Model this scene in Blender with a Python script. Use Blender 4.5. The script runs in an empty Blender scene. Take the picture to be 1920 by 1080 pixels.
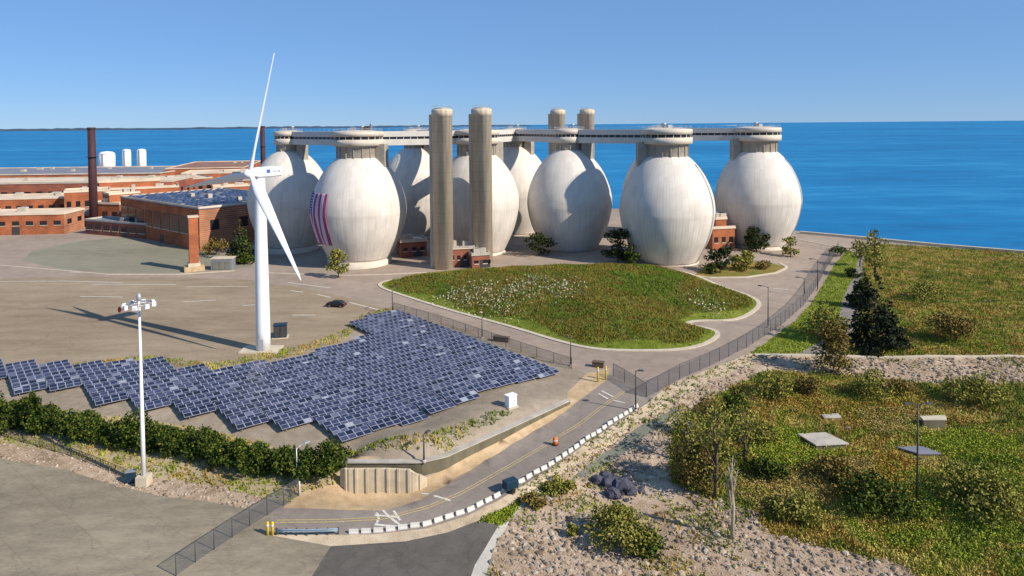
import bpy, math, random
import numpy as np
from mathutils import Matrix, Vector
from mathutils.geometry import delaunay_2d_cdt
R = math.radians
random.seed(7)
rng = np.random.default_rng(11)
S = bpy.context.scene
COL = S.collection

# ------------------------------------------------------------------ camera, sky, sun, exposure
H, F, CX, CY = 43.0, 1300.0, 940.0, 280.0          # camera height (m); focal length and optical centre in 1920-wide pixels
PITCH, ROLL = R(2.03), R(-0.49)
cam_data = bpy.data.cameras.new('camera')
cam = bpy.data.objects.new('camera', cam_data); COL.objects.link(cam)
cam_data.sensor_fit = 'HORIZONTAL'; cam_data.sensor_width = 36.0
cam_data.lens = F / 1920 * 36
cam_data.shift_x = (960 - CX) / 1920
cam_data.shift_y = -(540 - CY) / 1920
cam_data.clip_start = 1.0; cam_data.clip_end = 200000
ROT = Matrix.Rotation(R(90) - PITCH, 3, 'X') @ Matrix.Rotation(ROLL, 3, 'Z')
cam.matrix_world = Matrix.Translation((0, 0, H)) @ ROT.to_4x4()
S.camera = cam

SUN_AZ = math.atan2(0.865, -0.50)                  # compass bearing of the sun measured from +Y towards +X
SUN_EL = R(35)
world = bpy.data.worlds.new('World'); S.world = world; world.use_nodes = True
wn = world.node_tree.nodes; wl = world.node_tree.links
sky = wn.new('ShaderNodeTexSky'); sky.sky_type = 'NISHITA'; sky.sun_disc = False
sky.sun_elevation = SUN_EL; sky.sun_rotation = SUN_AZ
sky.altitude = 300; sky.air_density = 0.75; sky.dust_density = 0.0; sky.ozone_density = 5.0
bg = wn['Background']; bg.inputs['Strength'].default_value = 0.068
tint = wn.new('ShaderNodeMix'); tint.data_type = 'RGBA'; tint.blend_type = 'MULTIPLY'; tint.inputs['Factor'].default_value = 1
tint.inputs['B'].default_value = (0.80, 0.92, 1.12, 1)      # clear, slightly cool air
wl.new(sky.outputs['Color'], tint.inputs['A'])
veil = wn.new('ShaderNodeMix'); veil.data_type = 'RGBA'; veil.inputs['Factor'].default_value = 0.5
veil.inputs['B'].default_value = (2.9, 5.7, 10.2, 1)           # even blue of the clear air, in the sky texture's own units
wl.new(tint.outputs['Result'], veil.inputs['A']); wl.new(veil.outputs['Result'], bg.inputs['Color'])
sd = bpy.data.lights.new('sun', 'SUN'); sd.energy = 5.0; sd.angle = R(0.5); sd.color = (1.0, 0.91, 0.78)
sun = bpy.data.objects.new('sun', sd); COL.objects.link(sun)
sdir = Vector((math.sin(SUN_AZ) * math.cos(SUN_EL), math.cos(SUN_AZ) * math.cos(SUN_EL), math.sin(SUN_EL)))
sun.rotation_euler = sdir.to_track_quat('Z', 'Y').to_euler(); sun.location = sdir * 300
S.view_settings.view_transform = 'Standard'; S.view_settings.look = 'None'
S.view_settings.exposure = 0.34; S.view_settings.gamma = 1.0
S.cycles.max_bounces = 6; S.cycles.transparent_max_bounces = 16

# ------------------------------------------------------------------ pixel -> place
ROTN = np.array(ROT)
def ray(u, v):
    d = ROTN @ np.array([(u - CX) / F, -(v - CY) / F, -1.0])
    return d
def PZ(u, v, z=0.0):                               # point at height z seen at pixel (u, v)
    d = ray(u, v); t = (z - H) / d[2]
    return np.array([d[0] * t, d[1] * t, z])
def PD(u, dist):                                   # plan position at depth dist in picture column u
    d = ray(u, 240); t = dist / d[1]
    return np.array([d[0] * t, dist])

# ------------------------------------------------------------------ terrain heights (radial basis through surveyed points)
ctrl = []
def cp(u, v, z): p = PZ(u, v, z); ctrl.append((p[0], p[1], z))
for u, v in [(20, 690), (130, 640), (130, 520), (300, 480), (480, 520), (480, 640), (700, 560), (250, 720), (560, 760),
             (900, 640), (1060, 700), (1145, 690), (1300, 672), (1420, 600), (1500, 540), (1470, 505), (710, 535), (850, 585),
             (1000, 628), (1200, 660), (1345, 625), (800, 720), (420, 735), (30, 520), (1060, 660), (1560, 480), (620, 540),
             (1040, 715), (780, 800), (670, 845)]:
    cp(u, v, 0.0)
for u, v, z in [(640, 505, 0), (830, 508, .3), (940, 490, 1.2), (1065, 472, 2.2), (1250, 494, 2.2), (1390, 478, 1.5), (1500, 470, .8),
                (1640, 455, .3), (1760, 463, 0), (1920, 474, 0), (1600, 560, 0), (1720, 560, .6), (1880, 600, .4), (1640, 650, 0), (1900, 655, 0),
                (1200, 745, -.1), (1280, 712, .1), (1420, 665, .3), (1560, 672, .2), (1750, 672, .2), (1900, 672, .2),
                (1240, 775, -.9), (1300, 760, -.7), (1400, 715, -.6), (1600, 740, -1.4), (1750, 730, -1.2), (1900, 730, -1.2),
                (1160, 840, -1.8), (1060, 905, -2.3), (1150, 910, -3.0), (1250, 880, -2.4), (1400, 850, -2.0), (1550, 870, -2.2), (1750, 860, -2.2),
                (1900, 900, -2.4), (1750, 1040, -3), (1400, 1040, -3.2), (1050, 1050, -3.2), (960, 960, -2.8), (900, 1050, -3), (760, 1040, -2.8),
                (500, 1040, -2.8), (200, 1050, -2.8), (20, 1040, -2.8), (300, 960, -2.6), (60, 900, -2.4), (0, 850, -2.2), (480, 960, -2.5)]:
    cp(u, v, z)
def seg(pts, n):                                   # resample a polyline to n points
    pts = np.array(pts, float); d = np.r_[0, np.cumsum(np.linalg.norm(np.diff(pts, axis=0), axis=1))]
    t = np.linspace(0, d[-1], n)
    return np.stack([np.interp(t, d, pts[:, k]) for k in range(pts.shape[1])], 1)
WALL_TOP = [(1064, 752, -.02), (960, 800, -.02), (832, 857, 0), (788, 867, 0), (650, 867, 0)]
WALL_DROP = [-.35, -.8, -1.45, -1.6, -1.9]
wt = np.array([PZ(*p) for p in WALL_TOP])
off = np.array([.42, -.30])                        # the low side lies towards the camera and the road
wb = wt.copy(); wb[:, :2] += off * np.array([1, 1]); wb[3:, :2] = wt[3:, :2] + np.array([.1, -.5]); wb[:, 2] = WALL_DROP
for line in (wt, wb):
    for p in seg(line, 34): ctrl.append(tuple(p))
for p in seg([(0, 752, 0), (121, 762, 0), (260, 775, 0), (420, 800, 0), (560, 838, 0), (640, 862, 0)], 12): cp(*p)
for p in seg([(0, 822, -2.0), (121, 832, -2.0), (260, 862, -2.1), (420, 893, -2.2), (560, 918, -2.2), (650, 890, -1.95)], 12): cp(*p)
for p in seg([(1135, 715, -.05), (1050, 778, -.6), (960, 832, -1.2), (860, 893, -1.8), (790, 937, -2.1), (720, 957, -2.3), (510, 952, -2.4)], 14): cp(*p)
for p in seg([(1205, 762, -.1), (1120, 818, -.7), (1050, 868, -1.3), (960, 922, -1.9), (880, 966, -2.3), (800, 991, -2.5), (700, 1002, -2.6), (505, 1003, -2.6)], 14): cp(*p)
for x, y, z in [(0, 320, 2), (60, 300, 2), (-80, 300, .5), (-200, 330, 0), (-150, 450, 0), (-300, 500, 0), (-300, 700, 0), (-500, 700, 0), (100, 350, 1), (200, 300, 0),
                (-40, 30, -3), (40, 30, -3), (0, 45, -3), (-200, 60, -2.5), (200, 60, -2.5), (-200, 120, 0), (250, 200, 0)]:
    ctrl.append((x, y, z))
ctrl = np.array(ctrl)
_d = np.linalg.norm(ctrl[:, None, :2] - ctrl[None, :, :2], axis=2)
_n = len(ctrl)
_A = np.zeros((_n + 1, _n + 1)); _A[:_n, :_n] = -_d + 0.02 * np.eye(_n) * -1; _A[_n, :_n] = 1; _A[:_n, _n] = 1
_w = np.linalg.solve(_A, np.r_[ctrl[:, 2], 0])
def inpoly(x, y, poly):
    x = np.asarray(x, float); y = np.asarray(y, float)
    c = np.zeros(x.shape, bool); n = len(poly); j = n - 1
    for i in range(n):
        xi, yi = poly[i][0], poly[i][1]; xj, yj = poly[j][0], poly[j][1]
        if yi != yj:
            c ^= ((yi > y) != (yj > y)) & (x < (xj - xi) * (y - yi) / (yj - yi) + xi)
        j = i
    return c
def polydist(x, y, poly):
    x = np.asarray(x, float); y = np.asarray(y, float); best = np.full(x.shape, 1e9)
    for i in range(len(poly)):
        a = np.array(poly[i][:2]); b = np.array(poly[(i + 1) % len(poly)][:2]); ab = b - a
        t = np.clip(((x - a[0]) * ab[0] + (y - a[1]) * ab[1]) / max(ab @ ab, 1e-9), 0, 1)
        best = np.minimum(best, np.hypot(x - a[0] - t * ab[0], y - a[1] - t * ab[1]))
    return best
MOUND = None
def h0(x, y):
    x = np.atleast_1d(np.asarray(x, float)); y = np.atleast_1d(np.asarray(y, float)); out = np.empty(x.shape)
    for s in range(0, len(x), 4000):
        d = np.hypot(x[s:s + 4000, None] - ctrl[None, :, 0], y[s:s + 4000, None] - ctrl[None, :, 1])
        out[s:s + 4000] = -d @ _w[:_n] + _w[_n]
    return np.clip(out, -3.6, 3.0)
def hh(x, y):
    x = np.atleast_1d(np.asarray(x, float)); y = np.atleast_1d(np.asarray(y, float))
    z = h0(x, y)
    if MOUND is not None:
        ins = inpoly(x, y, MOUND)
        if ins.any():
            d = polydist(x[ins], y[ins], MOUND)
            z[ins] += 5.6 * (1 - np.exp(-(d / 13.0) ** 1.4)) + 0.18 * np.sin(x[ins] * .5) * np.sin(y[ins] * .37 + 1) * np.clip(d / 4, 0, 1)
    return z
def zt(x, y): return float(hh(x, y)[0])
def P(u, v, base=False):                           # ground point seen at pixel (u, v)
    z = 0.0; fn = h0 if base else hh
    for _ in range(12):
        p = PZ(u, v, z); z = 0.5 * z + 0.5 * float(fn(p[0], p[1])[0])
    p = PZ(u, v, z); return np.array([p[0], p[1], z])

# ------------------------------------------------------------------ materials
def new_mat(name):
    m = bpy.data.materials.new(name); m.use_nodes = True
    return m, m.node_tree.nodes, m.node_tree.links, m.node_tree.nodes['Principled BSDF']
def ramp(n, stops, interp='LINEAR'):
    r = n.new('ShaderNodeValToRGB'); e = r.color_ramp.elements; r.color_ramp.interpolation = interp
    while len(e) > 1: e.remove(e[-1])
    e[0].position = stops[0][0]; e[0].color = (*stops[0][1], 1)
    for p, c in stops[1:]:
        k = e.new(p); k.color = (*c, 1)
    return r
def mat(name, col, rough=.8, var=.15, scale=.5, metal=0, bump=0, bscale=4.0, spec=.3, stretch=(1, 1, 1), detail=6):
    m, n, l, b = new_mat(name)
    b.inputs['Roughness'].default_value = rough; b.inputs['Metallic'].default_value = metal
    b.inputs['Specular IOR Level'].default_value = spec
    if var > 0:
        tc = n.new('ShaderNodeTexCoord'); mp = n.new('ShaderNodeMapping'); mp.inputs['Scale'].default_value = stretch
        l.new(tc.outputs['Object'], mp.inputs['Vector'])
        nz = n.new('ShaderNodeTexNoise'); nz.inputs['Scale'].default_value = scale; nz.inputs['Detail'].default_value = detail
        nz.inputs['Roughness'].default_value = .65
        l.new(mp.outputs['Vector'], nz.inputs['Vector'])
        c = np.array(col)
        rp = ramp(n, [(.28, tuple(np.clip(c * (1 - var * 1.3), 0, 1))), (.5, tuple(c)), (.72, tuple(np.clip(c * (1 + var), 0, 1)))])
        l.new(nz.outputs['Fac'], rp.inputs['Fac']); l.new(rp.outputs['Color'], b.inputs['Base Color'])
        if bump:
            nb = n.new('ShaderNodeTexNoise'); nb.inputs['Scale'].default_value = bscale; nb.inputs['Detail'].default_value = 5
            l.new(mp.outputs['Vector'], nb.inputs['Vector'])
            bp = n.new('ShaderNodeBump'); bp.inputs['Strength'].default_value = bump; bp.inputs['Distance'].default_value = .3
            l.new(nb.outputs['Fac'], bp.inputs['Height']); l.new(bp.outputs['Normal'], b.inputs['Normal'])
    else:
        b.inputs['Base Color'].default_value = (*col, 1)
    return m
def ground_mat(name, cols, s1=.05, s2=.8, s3=6.0, w=(.45, .35, .2), bump=.2, rough=.9, stretch=(1, 1, 1), paved=0):
    """three octaves of patchiness run through one colour ramp"""
    m, n, l, b = new_mat(name)
    b.inputs['Roughness'].default_value = rough; b.inputs['Specular IOR Level'].default_value = .15
    tc = n.new('ShaderNodeTexCoord'); mp = n.new('ShaderNodeMapping'); mp.inputs['Scale'].default_value = stretch
    l.new(tc.outputs['Object'], mp.inputs['Vector'])
    acc = None
    for s, k in zip((s1, s2, s3), w):
        nz = n.new('ShaderNodeTexNoise'); nz.inputs['Scale'].default_value = s; nz.inputs['Detail'].default_value = 4
        nz.inputs['Roughness'].default_value = .6
        l.new(mp.outputs['Vector'], nz.inputs['Vector'])
        mm = n.new('ShaderNodeMath'); mm.operation = 'MULTIPLY_ADD'; mm.inputs[1].default_value = k
        l.new(nz.outputs['Fac'], mm.inputs[0])
        if acc: l.new(acc.outputs[0], mm.inputs[2])
        else: mm.inputs[2].default_value = 0
        acc = mm; last = nz
    k = len(cols)
    rp = ramp(n, [(.36 + .28 * i / (k - 1), c) for i, c in enumerate(cols)])
    l.new(acc.outputs[0], rp.inputs['Fac']); out = rp.outputs['Color']
    if paved:                                      # rectangular re-laid patches, and cracks sealed with dark tar
        m2 = n.new('ShaderNodeMapping'); m2.inputs['Rotation'].default_value = (0, 0, R(38)); l.new(tc.outputs['Object'], m2.inputs['Vector'])
        br = n.new('ShaderNodeTexBrick'); br.inputs['Scale'].default_value = 1; br.inputs['Brick Width'].default_value = 17; br.inputs['Row Height'].default_value = 6.3; br.inputs['Mortar Size'].default_value = .09
        br.offset = .37; br.squash = 1.6; br.squash_frequency = 3
        br.inputs['Color1'].default_value = (1.06, 1.055, 1.04, 1); br.inputs['Color2'].default_value = (.92, .92, .925, 1); br.inputs['Mortar'].default_value = (.8, .79, .78, 1)
        l.new(m2.outputs['Vector'], br.inputs['Vector'])
        nd = n.new('ShaderNodeTexNoise'); nd.inputs['Scale'].default_value = .25; nd.inputs['Detail'].default_value = 3; l.new(tc.outputs['Object'], nd.inputs['Vector'])
        va = n.new('ShaderNodeVectorMath'); va.operation = 'MULTIPLY_ADD'; va.inputs[1].default_value = (6, 6, 0); l.new(nd.outputs['Color'], va.inputs[0]); l.new(tc.outputs['Object'], va.inputs[2])
        vo = n.new('ShaderNodeTexVoronoi'); vo.feature = 'DISTANCE_TO_EDGE'; vo.inputs['Scale'].default_value = .16; l.new(va.outputs[0], vo.inputs['Vector'])
        ck = ramp(n, [(0, (.74, .73, .72)), (.008, (.8, .8, .79)), (.016, (1, 1, 1))]); l.new(vo.outputs['Distance'], ck.inputs['Fac'])
        for src in (br.outputs['Color'], ck.outputs['Color']):
            mx = n.new('ShaderNodeMix'); mx.data_type = 'RGBA'; mx.blend_type = 'MULTIPLY'; mx.inputs['Factor'].default_value = paved
            l.new(out, mx.inputs['A']); l.new(src, mx.inputs['B']); out = mx.outputs['Result']
    l.new(out, b.inputs['Base Color'])
    if bump:
        bp = n.new('ShaderNodeBump'); bp.inputs['Strength'].default_value = bump; bp.inputs['Distance'].default_value = .3
        l.new(last.outputs['Fac'], bp.inputs['Height']); l.new(bp.outputs['Normal'], b.inputs['Normal'])
    return m
def leaf_mat(name, cols, patch=None, pscale=.08, trans=.25):
    """leaf colour varies from leaf to leaf and, for meadows, in patches across the ground"""
    m, n, l, b = new_mat(name)
    b.inputs['Roughness'].default_value = .75; b.inputs['Specular IOR Level'].default_value = .15
    g = n.new('ShaderNodeNewGeometry')
    k = len(cols)
    rp = ramp(n, [(i / (k - 1), c) for i, c in enumerate(cols)])
    l.new(g.outputs['Random Per Island'], rp.inputs['Fac'])
    out = rp.outputs['Color']
    if patch:
        tc = n.new('ShaderNodeTexCoord')
        nz = n.new('ShaderNodeTexNoise'); nz.inputs['Scale'].default_value = pscale; nz.inputs['Detail'].default_value = 3
        nz.inputs['Distortion'].default_value = 1.5; l.new(tc.outputs['Object'], nz.inputs['Vector'])
        kk = len(patch); rq = ramp(n, [(.38 + .26 * i / (kk - 1), c) for i, c in enumerate(patch)])
        l.new(nz.outputs['Fac'], rq.inputs['Fac'])
        mx = n.new('ShaderNodeMix'); mx.data_type = 'RGBA'; mx.inputs['Factor'].default_value = .78
        l.new(out, mx.inputs['A']); l.new(rq.outputs['Color'], mx.inputs['B']); out = mx.outputs['Result']
    l.new(out, b.inputs['Base Color'])
    return m
def brick_mat(name, c1, c2, mortar):
    m, n, l, b = new_mat(name); b.inputs['Roughness'].default_value = .9; b.inputs['Specular IOR Level'].default_value = .1
    tc = n.new('ShaderNodeTexCoord'); mp = n.new('ShaderNodeMapping'); mp.inputs['Rotation'].default_value = (R(90), 0, 0)
    l.new(tc.outputs['Object'], mp.inputs['Vector'])
    br = n.new('ShaderNodeTexBrick'); br.inputs['Scale'].default_value = 1.0
    br.inputs['Brick Width'].default_value = .8; br.inputs['Row Height'].default_value = .35; br.inputs['Mortar Size'].default_value = .02
    br.inputs['Color1'].default_value = (*c1, 1); br.inputs['Color2'].default_value = (*c2, 1); br.inputs['Mortar'].default_value = (*mortar, 1)
    l.new(mp.outputs['Vector'], br.inputs['Vector'])
    nz = n.new('ShaderNodeTexNoise'); nz.inputs['Scale'].default_value = .15; nz.inputs['Detail'].default_value = 5
    l.new(tc.outputs['Object'], nz.inputs['Vector'])
    rp = ramp(n, [(.35, (.7, .7, .7)), (.65, (1.15, 1.1, 1.05))]); l.new(nz.outputs['Fac'], rp.inputs['Fac'])
    mx = n.new('ShaderNodeMix'); mx.data_type = 'RGBA'; mx.blend_type = 'MULTIPLY'; mx.inputs['Factor'].default_value = 1
    l.new(br.outputs['Color'], mx.inputs['A']); l.new(rp.outputs['Color'], mx.inputs['B'])
    l.new(mx.outputs['Result'], b.inputs['Base Color'])
    return m
def egg_mat():
    m, n, l, b = new_mat('weathered_white_cladding'); b.inputs['Roughness'].default_value = .55; b.inputs['Specular IOR Level'].default_value = .25
    tc = n.new('ShaderNodeTexCoord'); sp = n.new('ShaderNodeSeparateXYZ'); l.new(tc.outputs['Object'], sp.inputs['Vector'])
    at = n.new('ShaderNodeMath'); at.operation = 'ARCTAN2'; l.new(sp.outputs['Y'], at.inputs[0]); l.new(sp.outputs['X'], at.inputs[1])
    sc = n.new('ShaderNodeMath'); sc.operation = 'MULTIPLY'; sc.inputs[1].default_value = 14; l.new(at.outputs[0], sc.inputs[0])
    cb = n.new('ShaderNodeCombineXYZ'); l.new(sc.outputs[0], cb.inputs['X'])
    zs = n.new('ShaderNodeMath'); zs.operation = 'MULTIPLY'; zs.inputs[1].default_value = .07; l.new(sp.outputs['Z'], zs.inputs[0]); l.new(zs.outputs[0], cb.inputs['Y'])
    oi = n.new('ShaderNodeObjectInfo'); rm = n.new('ShaderNodeMath'); rm.operation = 'MULTIPLY'; rm.inputs[1].default_value = 40
    l.new(oi.outputs['Random'], rm.inputs[0]); l.new(rm.outputs[0], cb.inputs['Z'])
    nz = n.new('ShaderNodeTexNoise'); nz.inputs['Scale'].default_value = 1.3; nz.inputs['Detail'].default_value = 5; nz.inputs['Roughness'].default_value = .7
    l.new(cb.outputs[0], nz.inputs['Vector'])
    # run-off streaks are strongest over the lower half of the shell
    mr = n.new('ShaderNodeMapRange'); mr.inputs['From Min'].default_value = 27; mr.inputs['From Max'].default_value = 13
    l.new(sp.outputs['Z'], mr.inputs['Value'])
    st = ramp(n, [(.50, (0, 0, 0)), (.64, (1, 1, 1))]); l.new(nz.outputs['Fac'], st.inputs['Fac'])
    mu = n.new('ShaderNodeMath'); mu.operation = 'MULTIPLY'; l.new(st.outputs['Color'], mu.inputs[0]); l.new(mr.outputs[0], mu.inputs[1])
    m2 = n.new('ShaderNodeMath'); m2.operation = 'MULTIPLY'; m2.inputs[1].default_value = .27; l.new(mu.outputs[0], m2.inputs[0])
    n2 = n.new('ShaderNodeTexNoise'); n2.inputs['Scale'].default_value = .25; n2.inputs['Detail'].default_value = 4; l.new(tc.outputs['Object'], n2.inputs['Vector'])
    cl = ramp(n, [(.3, (.59, .54, .48)), (.7, (.68, .625, .56))]); l.new(n2.outputs['Fac'], cl.inputs['Fac'])
    mx = n.new('ShaderNodeMix'); mx.data_type = 'RGBA'; l.new(m2.outputs[0], mx.inputs['Factor'])
    l.new(cl.outputs['Color'], mx.inputs['A']); mx.inputs['B'].default_value = (.27, .265, .255, 1)
    cv = n.new('ShaderNodeCombineXYZ'); l.new(at.outputs[0], cv.inputs['X']); l.new(sp.outputs['Z'], cv.inputs['Y'])
    pb = n.new('ShaderNodeTexBrick'); pb.inputs['Scale'].default_value = 1; pb.inputs['Brick Width'].default_value = .131; pb.inputs['Row Height'].default_value = 3.1; pb.inputs['Mortar Size'].default_value = .004; pb.offset = 0
    pb.inputs['Color1'].default_value = (1.03, 1.03, 1.02, 1); pb.inputs['Color2'].default_value = (.93, .93, .935, 1); pb.inputs['Mortar'].default_value = (.84, .84, .85, 1); l.new(cv.outputs[0], pb.inputs['Vector'])
    pm = n.new('ShaderNodeMix'); pm.data_type = 'RGBA'; pm.blend_type = 'MULTIPLY'; pm.inputs['Factor'].default_value = 1
    l.new(mx.outputs['Result'], pm.inputs['A']); l.new(pb.outputs['Color'], pm.inputs['B']); l.new(pm.outputs['Result'], b.inputs['Base Color'])
    # standing seams and panel courses
    s2 = n.new('ShaderNodeMath'); s2.operation = 'MULTIPLY'; s2.inputs[1].default_value = 96; l.new(at.outputs[0], s2.inputs[0])
    si = n.new('ShaderNodeMath'); si.operation = 'SINE'; l.new(s2.outputs[0], si.inputs[0])
    pw = n.new('ShaderNodeMath'); pw.operation = 'GREATER_THAN'; pw.inputs[1].default_value = .86; l.new(si.outputs[0], pw.inputs[0])
    bp = n.new('ShaderNodeBump'); bp.inputs['Strength'].default_value = .3; bp.inputs['Distance'].default_value = .12
    l.new(pw.outputs[0], bp.inputs['Height']); l.new(bp.outputs['Normal'], b.inputs['Normal'])
    return m
def concrete_mat(name, c, courses=3.0):
    m, n, l, b = new_mat(name); b.inputs['Roughness'].default_value = .85; b.inputs['Specular IOR Level'].default_value = .15
    tc = n.new('ShaderNodeTexCoord'); mp = n.new('ShaderNodeMapping'); mp.inputs['Scale'].default_value = (1.6, 1.6, .12)
    l.new(tc.outputs['Object'], mp.inputs['Vector'])
    nz = n.new('ShaderNodeTexNoise'); nz.inputs['Scale'].default_value = .8; nz.inputs['Detail'].default_value = 7; nz.inputs['Roughness'].default_value = .7
    l.new(mp.outputs['Vector'], nz.inputs['Vector'])
    c = np.array(c); rp = ramp(n, [(.3, tuple(c * .68)), (.5, tuple(c)), (.7, tuple(np.clip(c * 1.2, 0, 1)))]); l.new(nz.outputs['Fac'], rp.inputs['Fac'])
    sp = n.new('ShaderNodeSeparateXYZ'); l.new(tc.outputs['Object'], sp.inputs['Vector'])
    fr = n.new('ShaderNodeMath'); fr.operation = 'MODULO'; fr.inputs[1].default_value = courses; l.new(sp.outputs['Z'], fr.inputs[0])
    lt = n.new('ShaderNodeMath'); lt.operation = 'LESS_THAN'; lt.inputs[1].default_value = .14; l.new(fr.outputs[0], lt.inputs[0])
    k = n.new('ShaderNodeMath'); k.operation = 'MULTIPLY'; k.inputs[1].default_value = .3; l.new(lt.outputs[0], k.inputs[0])
    mx = n.new('ShaderNodeMix'); mx.data_type = 'RGBA'; l.new(k.outputs[0], mx.inputs['Factor'])
    l.new(rp.outputs['Color'], mx.inputs['A']); mx.inputs['B'].default_value = (*(c * .45), 1)
    l.new(mx.outputs['Result'], b.inputs['Base Color'])
    return m
def water_mat():
    m, n, l, b = new_mat('sea_water'); b.inputs['Roughness'].default_value = .45; b.inputs['Specular IOR Level'].default_value = .12
    tc = n.new('ShaderNodeTexCoord'); mp = n.new('ShaderNodeMapping'); mp.inputs['Scale'].default_value = (.36, 1, 1)
    l.new(tc.outputs['Object'], mp.inputs['Vector'])
    acc = None
    for s, k in ((.0016, .36), (.011, .32), (.06, .32)):
        nz = n.new('ShaderNodeTexNoise'); nz.inputs['Scale'].default_value = s; nz.inputs['Detail'].default_value = 5; l.new(mp.outputs['Vector'], nz.inputs['Vector'])
        mm = n.new('ShaderNodeMath'); mm.operation = 'MULTIPLY_ADD'; mm.inputs[1].default_value = k; l.new(nz.outputs['Fac'], mm.inputs[0])
        if acc: l.new(acc.outputs[0], mm.inputs[2])
        else: mm.inputs[2].default_value = 0
        acc = mm
    rp = ramp(n, [(.36, (.003, .11, .27)), (.5, (.006, .165, .37)), (.60, (.025, .235, .45)), (.68, (.07, .31, .52))]); l.new(acc.outputs[0], rp.inputs['Fac'])  # finest noise and palest blues paint wave glints into the water colour
    l.new(rp.outputs['Color'], b.inputs['Base Color'])
    nb = n.new('ShaderNodeTexNoise'); nb.inputs['Scale'].default_value = .12; nb.inputs['Detail'].default_value = 8; l.new(mp.outputs['Vector'], nb.inputs['Vector'])
    bp = n.new('ShaderNodeBump'); bp.inputs['Strength'].default_value = .6; bp.inputs['Distance'].default_value = 1.5
    l.new(nb.outputs['Fac'], bp.inputs['Height']); l.new(bp.outputs['Normal'], b.inputs['Normal'])
    return m
def mesh_wire_mat():
    m, n, l, b = new_mat('chain_link_mesh'); b.inputs['Base Color'].default_value = (.10, .105, .13, 1); b.inputs['Metallic'].default_value = .3; b.inputs['Roughness'].default_value = .6
    tc = n.new('ShaderNodeTexCoord'); sp = n.new('ShaderNodeSeparateXYZ'); l.new(tc.outputs['UV'], sp.inputs['Vector'])
    masks = []
    for sg in (1, -1):
        ad = n.new('ShaderNodeMath'); ad.operation = 'MULTIPLY_ADD'; ad.inputs[1].default_value = sg
        l.new(sp.outputs['X'], ad.inputs[0]); l.new(sp.outputs['Y'], ad.inputs[2])
        md = n.new('ShaderNodeMath'); md.operation = 'PINGPONG'; md.inputs[1].default_value = .06; l.new(ad.outputs[0], md.inputs[0])
        lt = n.new('ShaderNodeMath'); lt.operation = 'LESS_THAN'; lt.inputs[1].default_value = .0115; l.new(md.outputs[0], lt.inputs[0]); masks.append(lt)
    mx = n.new('ShaderNodeMath'); mx.operation = 'MAXIMUM'; l.new(masks[0].outputs[0], mx.inputs[0]); l.new(masks[1].outputs[0], mx.inputs[1])
    l.new(mx.outputs[0], b.inputs['Alpha'])
    return m
def solar_mat():
    m, n, l, b = new_mat('solar_cells'); b.inputs['Roughness'].default_value = .28; b.inputs['Specular IOR Level'].default_value = .5
    g = n.new('ShaderNodeNewGeometry')
    rp = ramp(n, [(0, (.007, .008, .02)), (.2, (.015, .018, .045)), (.6, (.026, .031, .07)), (.9, (.055, .062, .115)), (.97, (.12, .13, .19)), (1, (.32, .33, .38))]); oi = n.new('ShaderNodeObjectInfo'); ad = n.new('ShaderNodeMath'); l.new(g.outputs['Random Per Island'], ad.inputs[0]); l.new(oi.outputs['Random'], ad.inputs[1])  # palest end of the ramp paints a glint on a few panels
    fr = n.new('ShaderNodeMath'); fr.operation = 'FRACT'; l.new(ad.outputs[0], fr.inputs[0]); l.new(fr.outputs[0], rp.inputs['Fac'])
    l.new(rp.outputs['Color'], b.inputs['Base Color'])
    return m
def flag_mat():
    m, n, l, b = new_mat('flag_cloth'); b.inputs['Roughness'].default_value = .8
    tc = n.new('ShaderNodeTexCoord'); sp = n.new('ShaderNodeSeparateXYZ'); l.new(tc.outputs['UV'], sp.inputs['Vector'])
    def cmp(src, op, val):
        q = n.new('ShaderNodeMath'); q.operation = op; q.inputs[1].default_value = val; l.new(src, q.inputs[0]); return q.outputs[0]
    s = cmp(sp.outputs['X'], 'MULTIPLY', 6.5); f = cmp(s, 'FRACT', 0); st = cmp(f, 'LESS_THAN', .5)
    mx = n.new('ShaderNodeMix'); mx.data_type = 'RGBA'; l.new(st, mx.inputs['Factor'])
    mx.inputs['A'].default_value = (.50, .42, .52, 1); mx.inputs['B'].default_value = (.27, .05, .12, 1)  # stripes dulled towards purple: the tank's shade painted into the cloth
    a = cmp(sp.outputs['X'], 'LESS_THAN', .54); c = cmp(sp.outputs['Y'], 'GREATER_THAN', .6)
    an = n.new('ShaderNodeMath'); an.operation = 'MULTIPLY'; l.new(a, an.inputs[0]); l.new(c, an.inputs[1])
    mp = n.new('ShaderNodeMapping'); mp.inputs['Scale'].default_value = (11, 19, 1); l.new(tc.outputs['UV'], mp.inputs['Vector'])
    vo = n.new('ShaderNodeTexVoronoi'); vo.inputs['Scale'].default_value = 1; vo.inputs['Randomness'].default_value = 0; l.new(mp.outputs['Vector'], vo.inputs['Vector'])
    dot = cmp(vo.outputs['Distance'], 'LESS_THAN', .25)
    cn = n.new('ShaderNodeMix'); cn.data_type = 'RGBA'; l.new(dot, cn.inputs['Factor'])
    cn.inputs['A'].default_value = (.02, .03, .22, 1); cn.inputs['B'].default_value = (.8, .78, .8, 1)
    m2 = n.new('ShaderNodeMix'); m2.data_type = 'RGBA'; l.new(an.outputs[0], m2.inputs['Factor'])
    l.new(mx.outputs['Result'], m2.inputs['A']); l.new(cn.outputs['Result'], m2.inputs['B'])
    l.new(m2.outputs['Result'], b.inputs['Base Color'])
    return m
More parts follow.
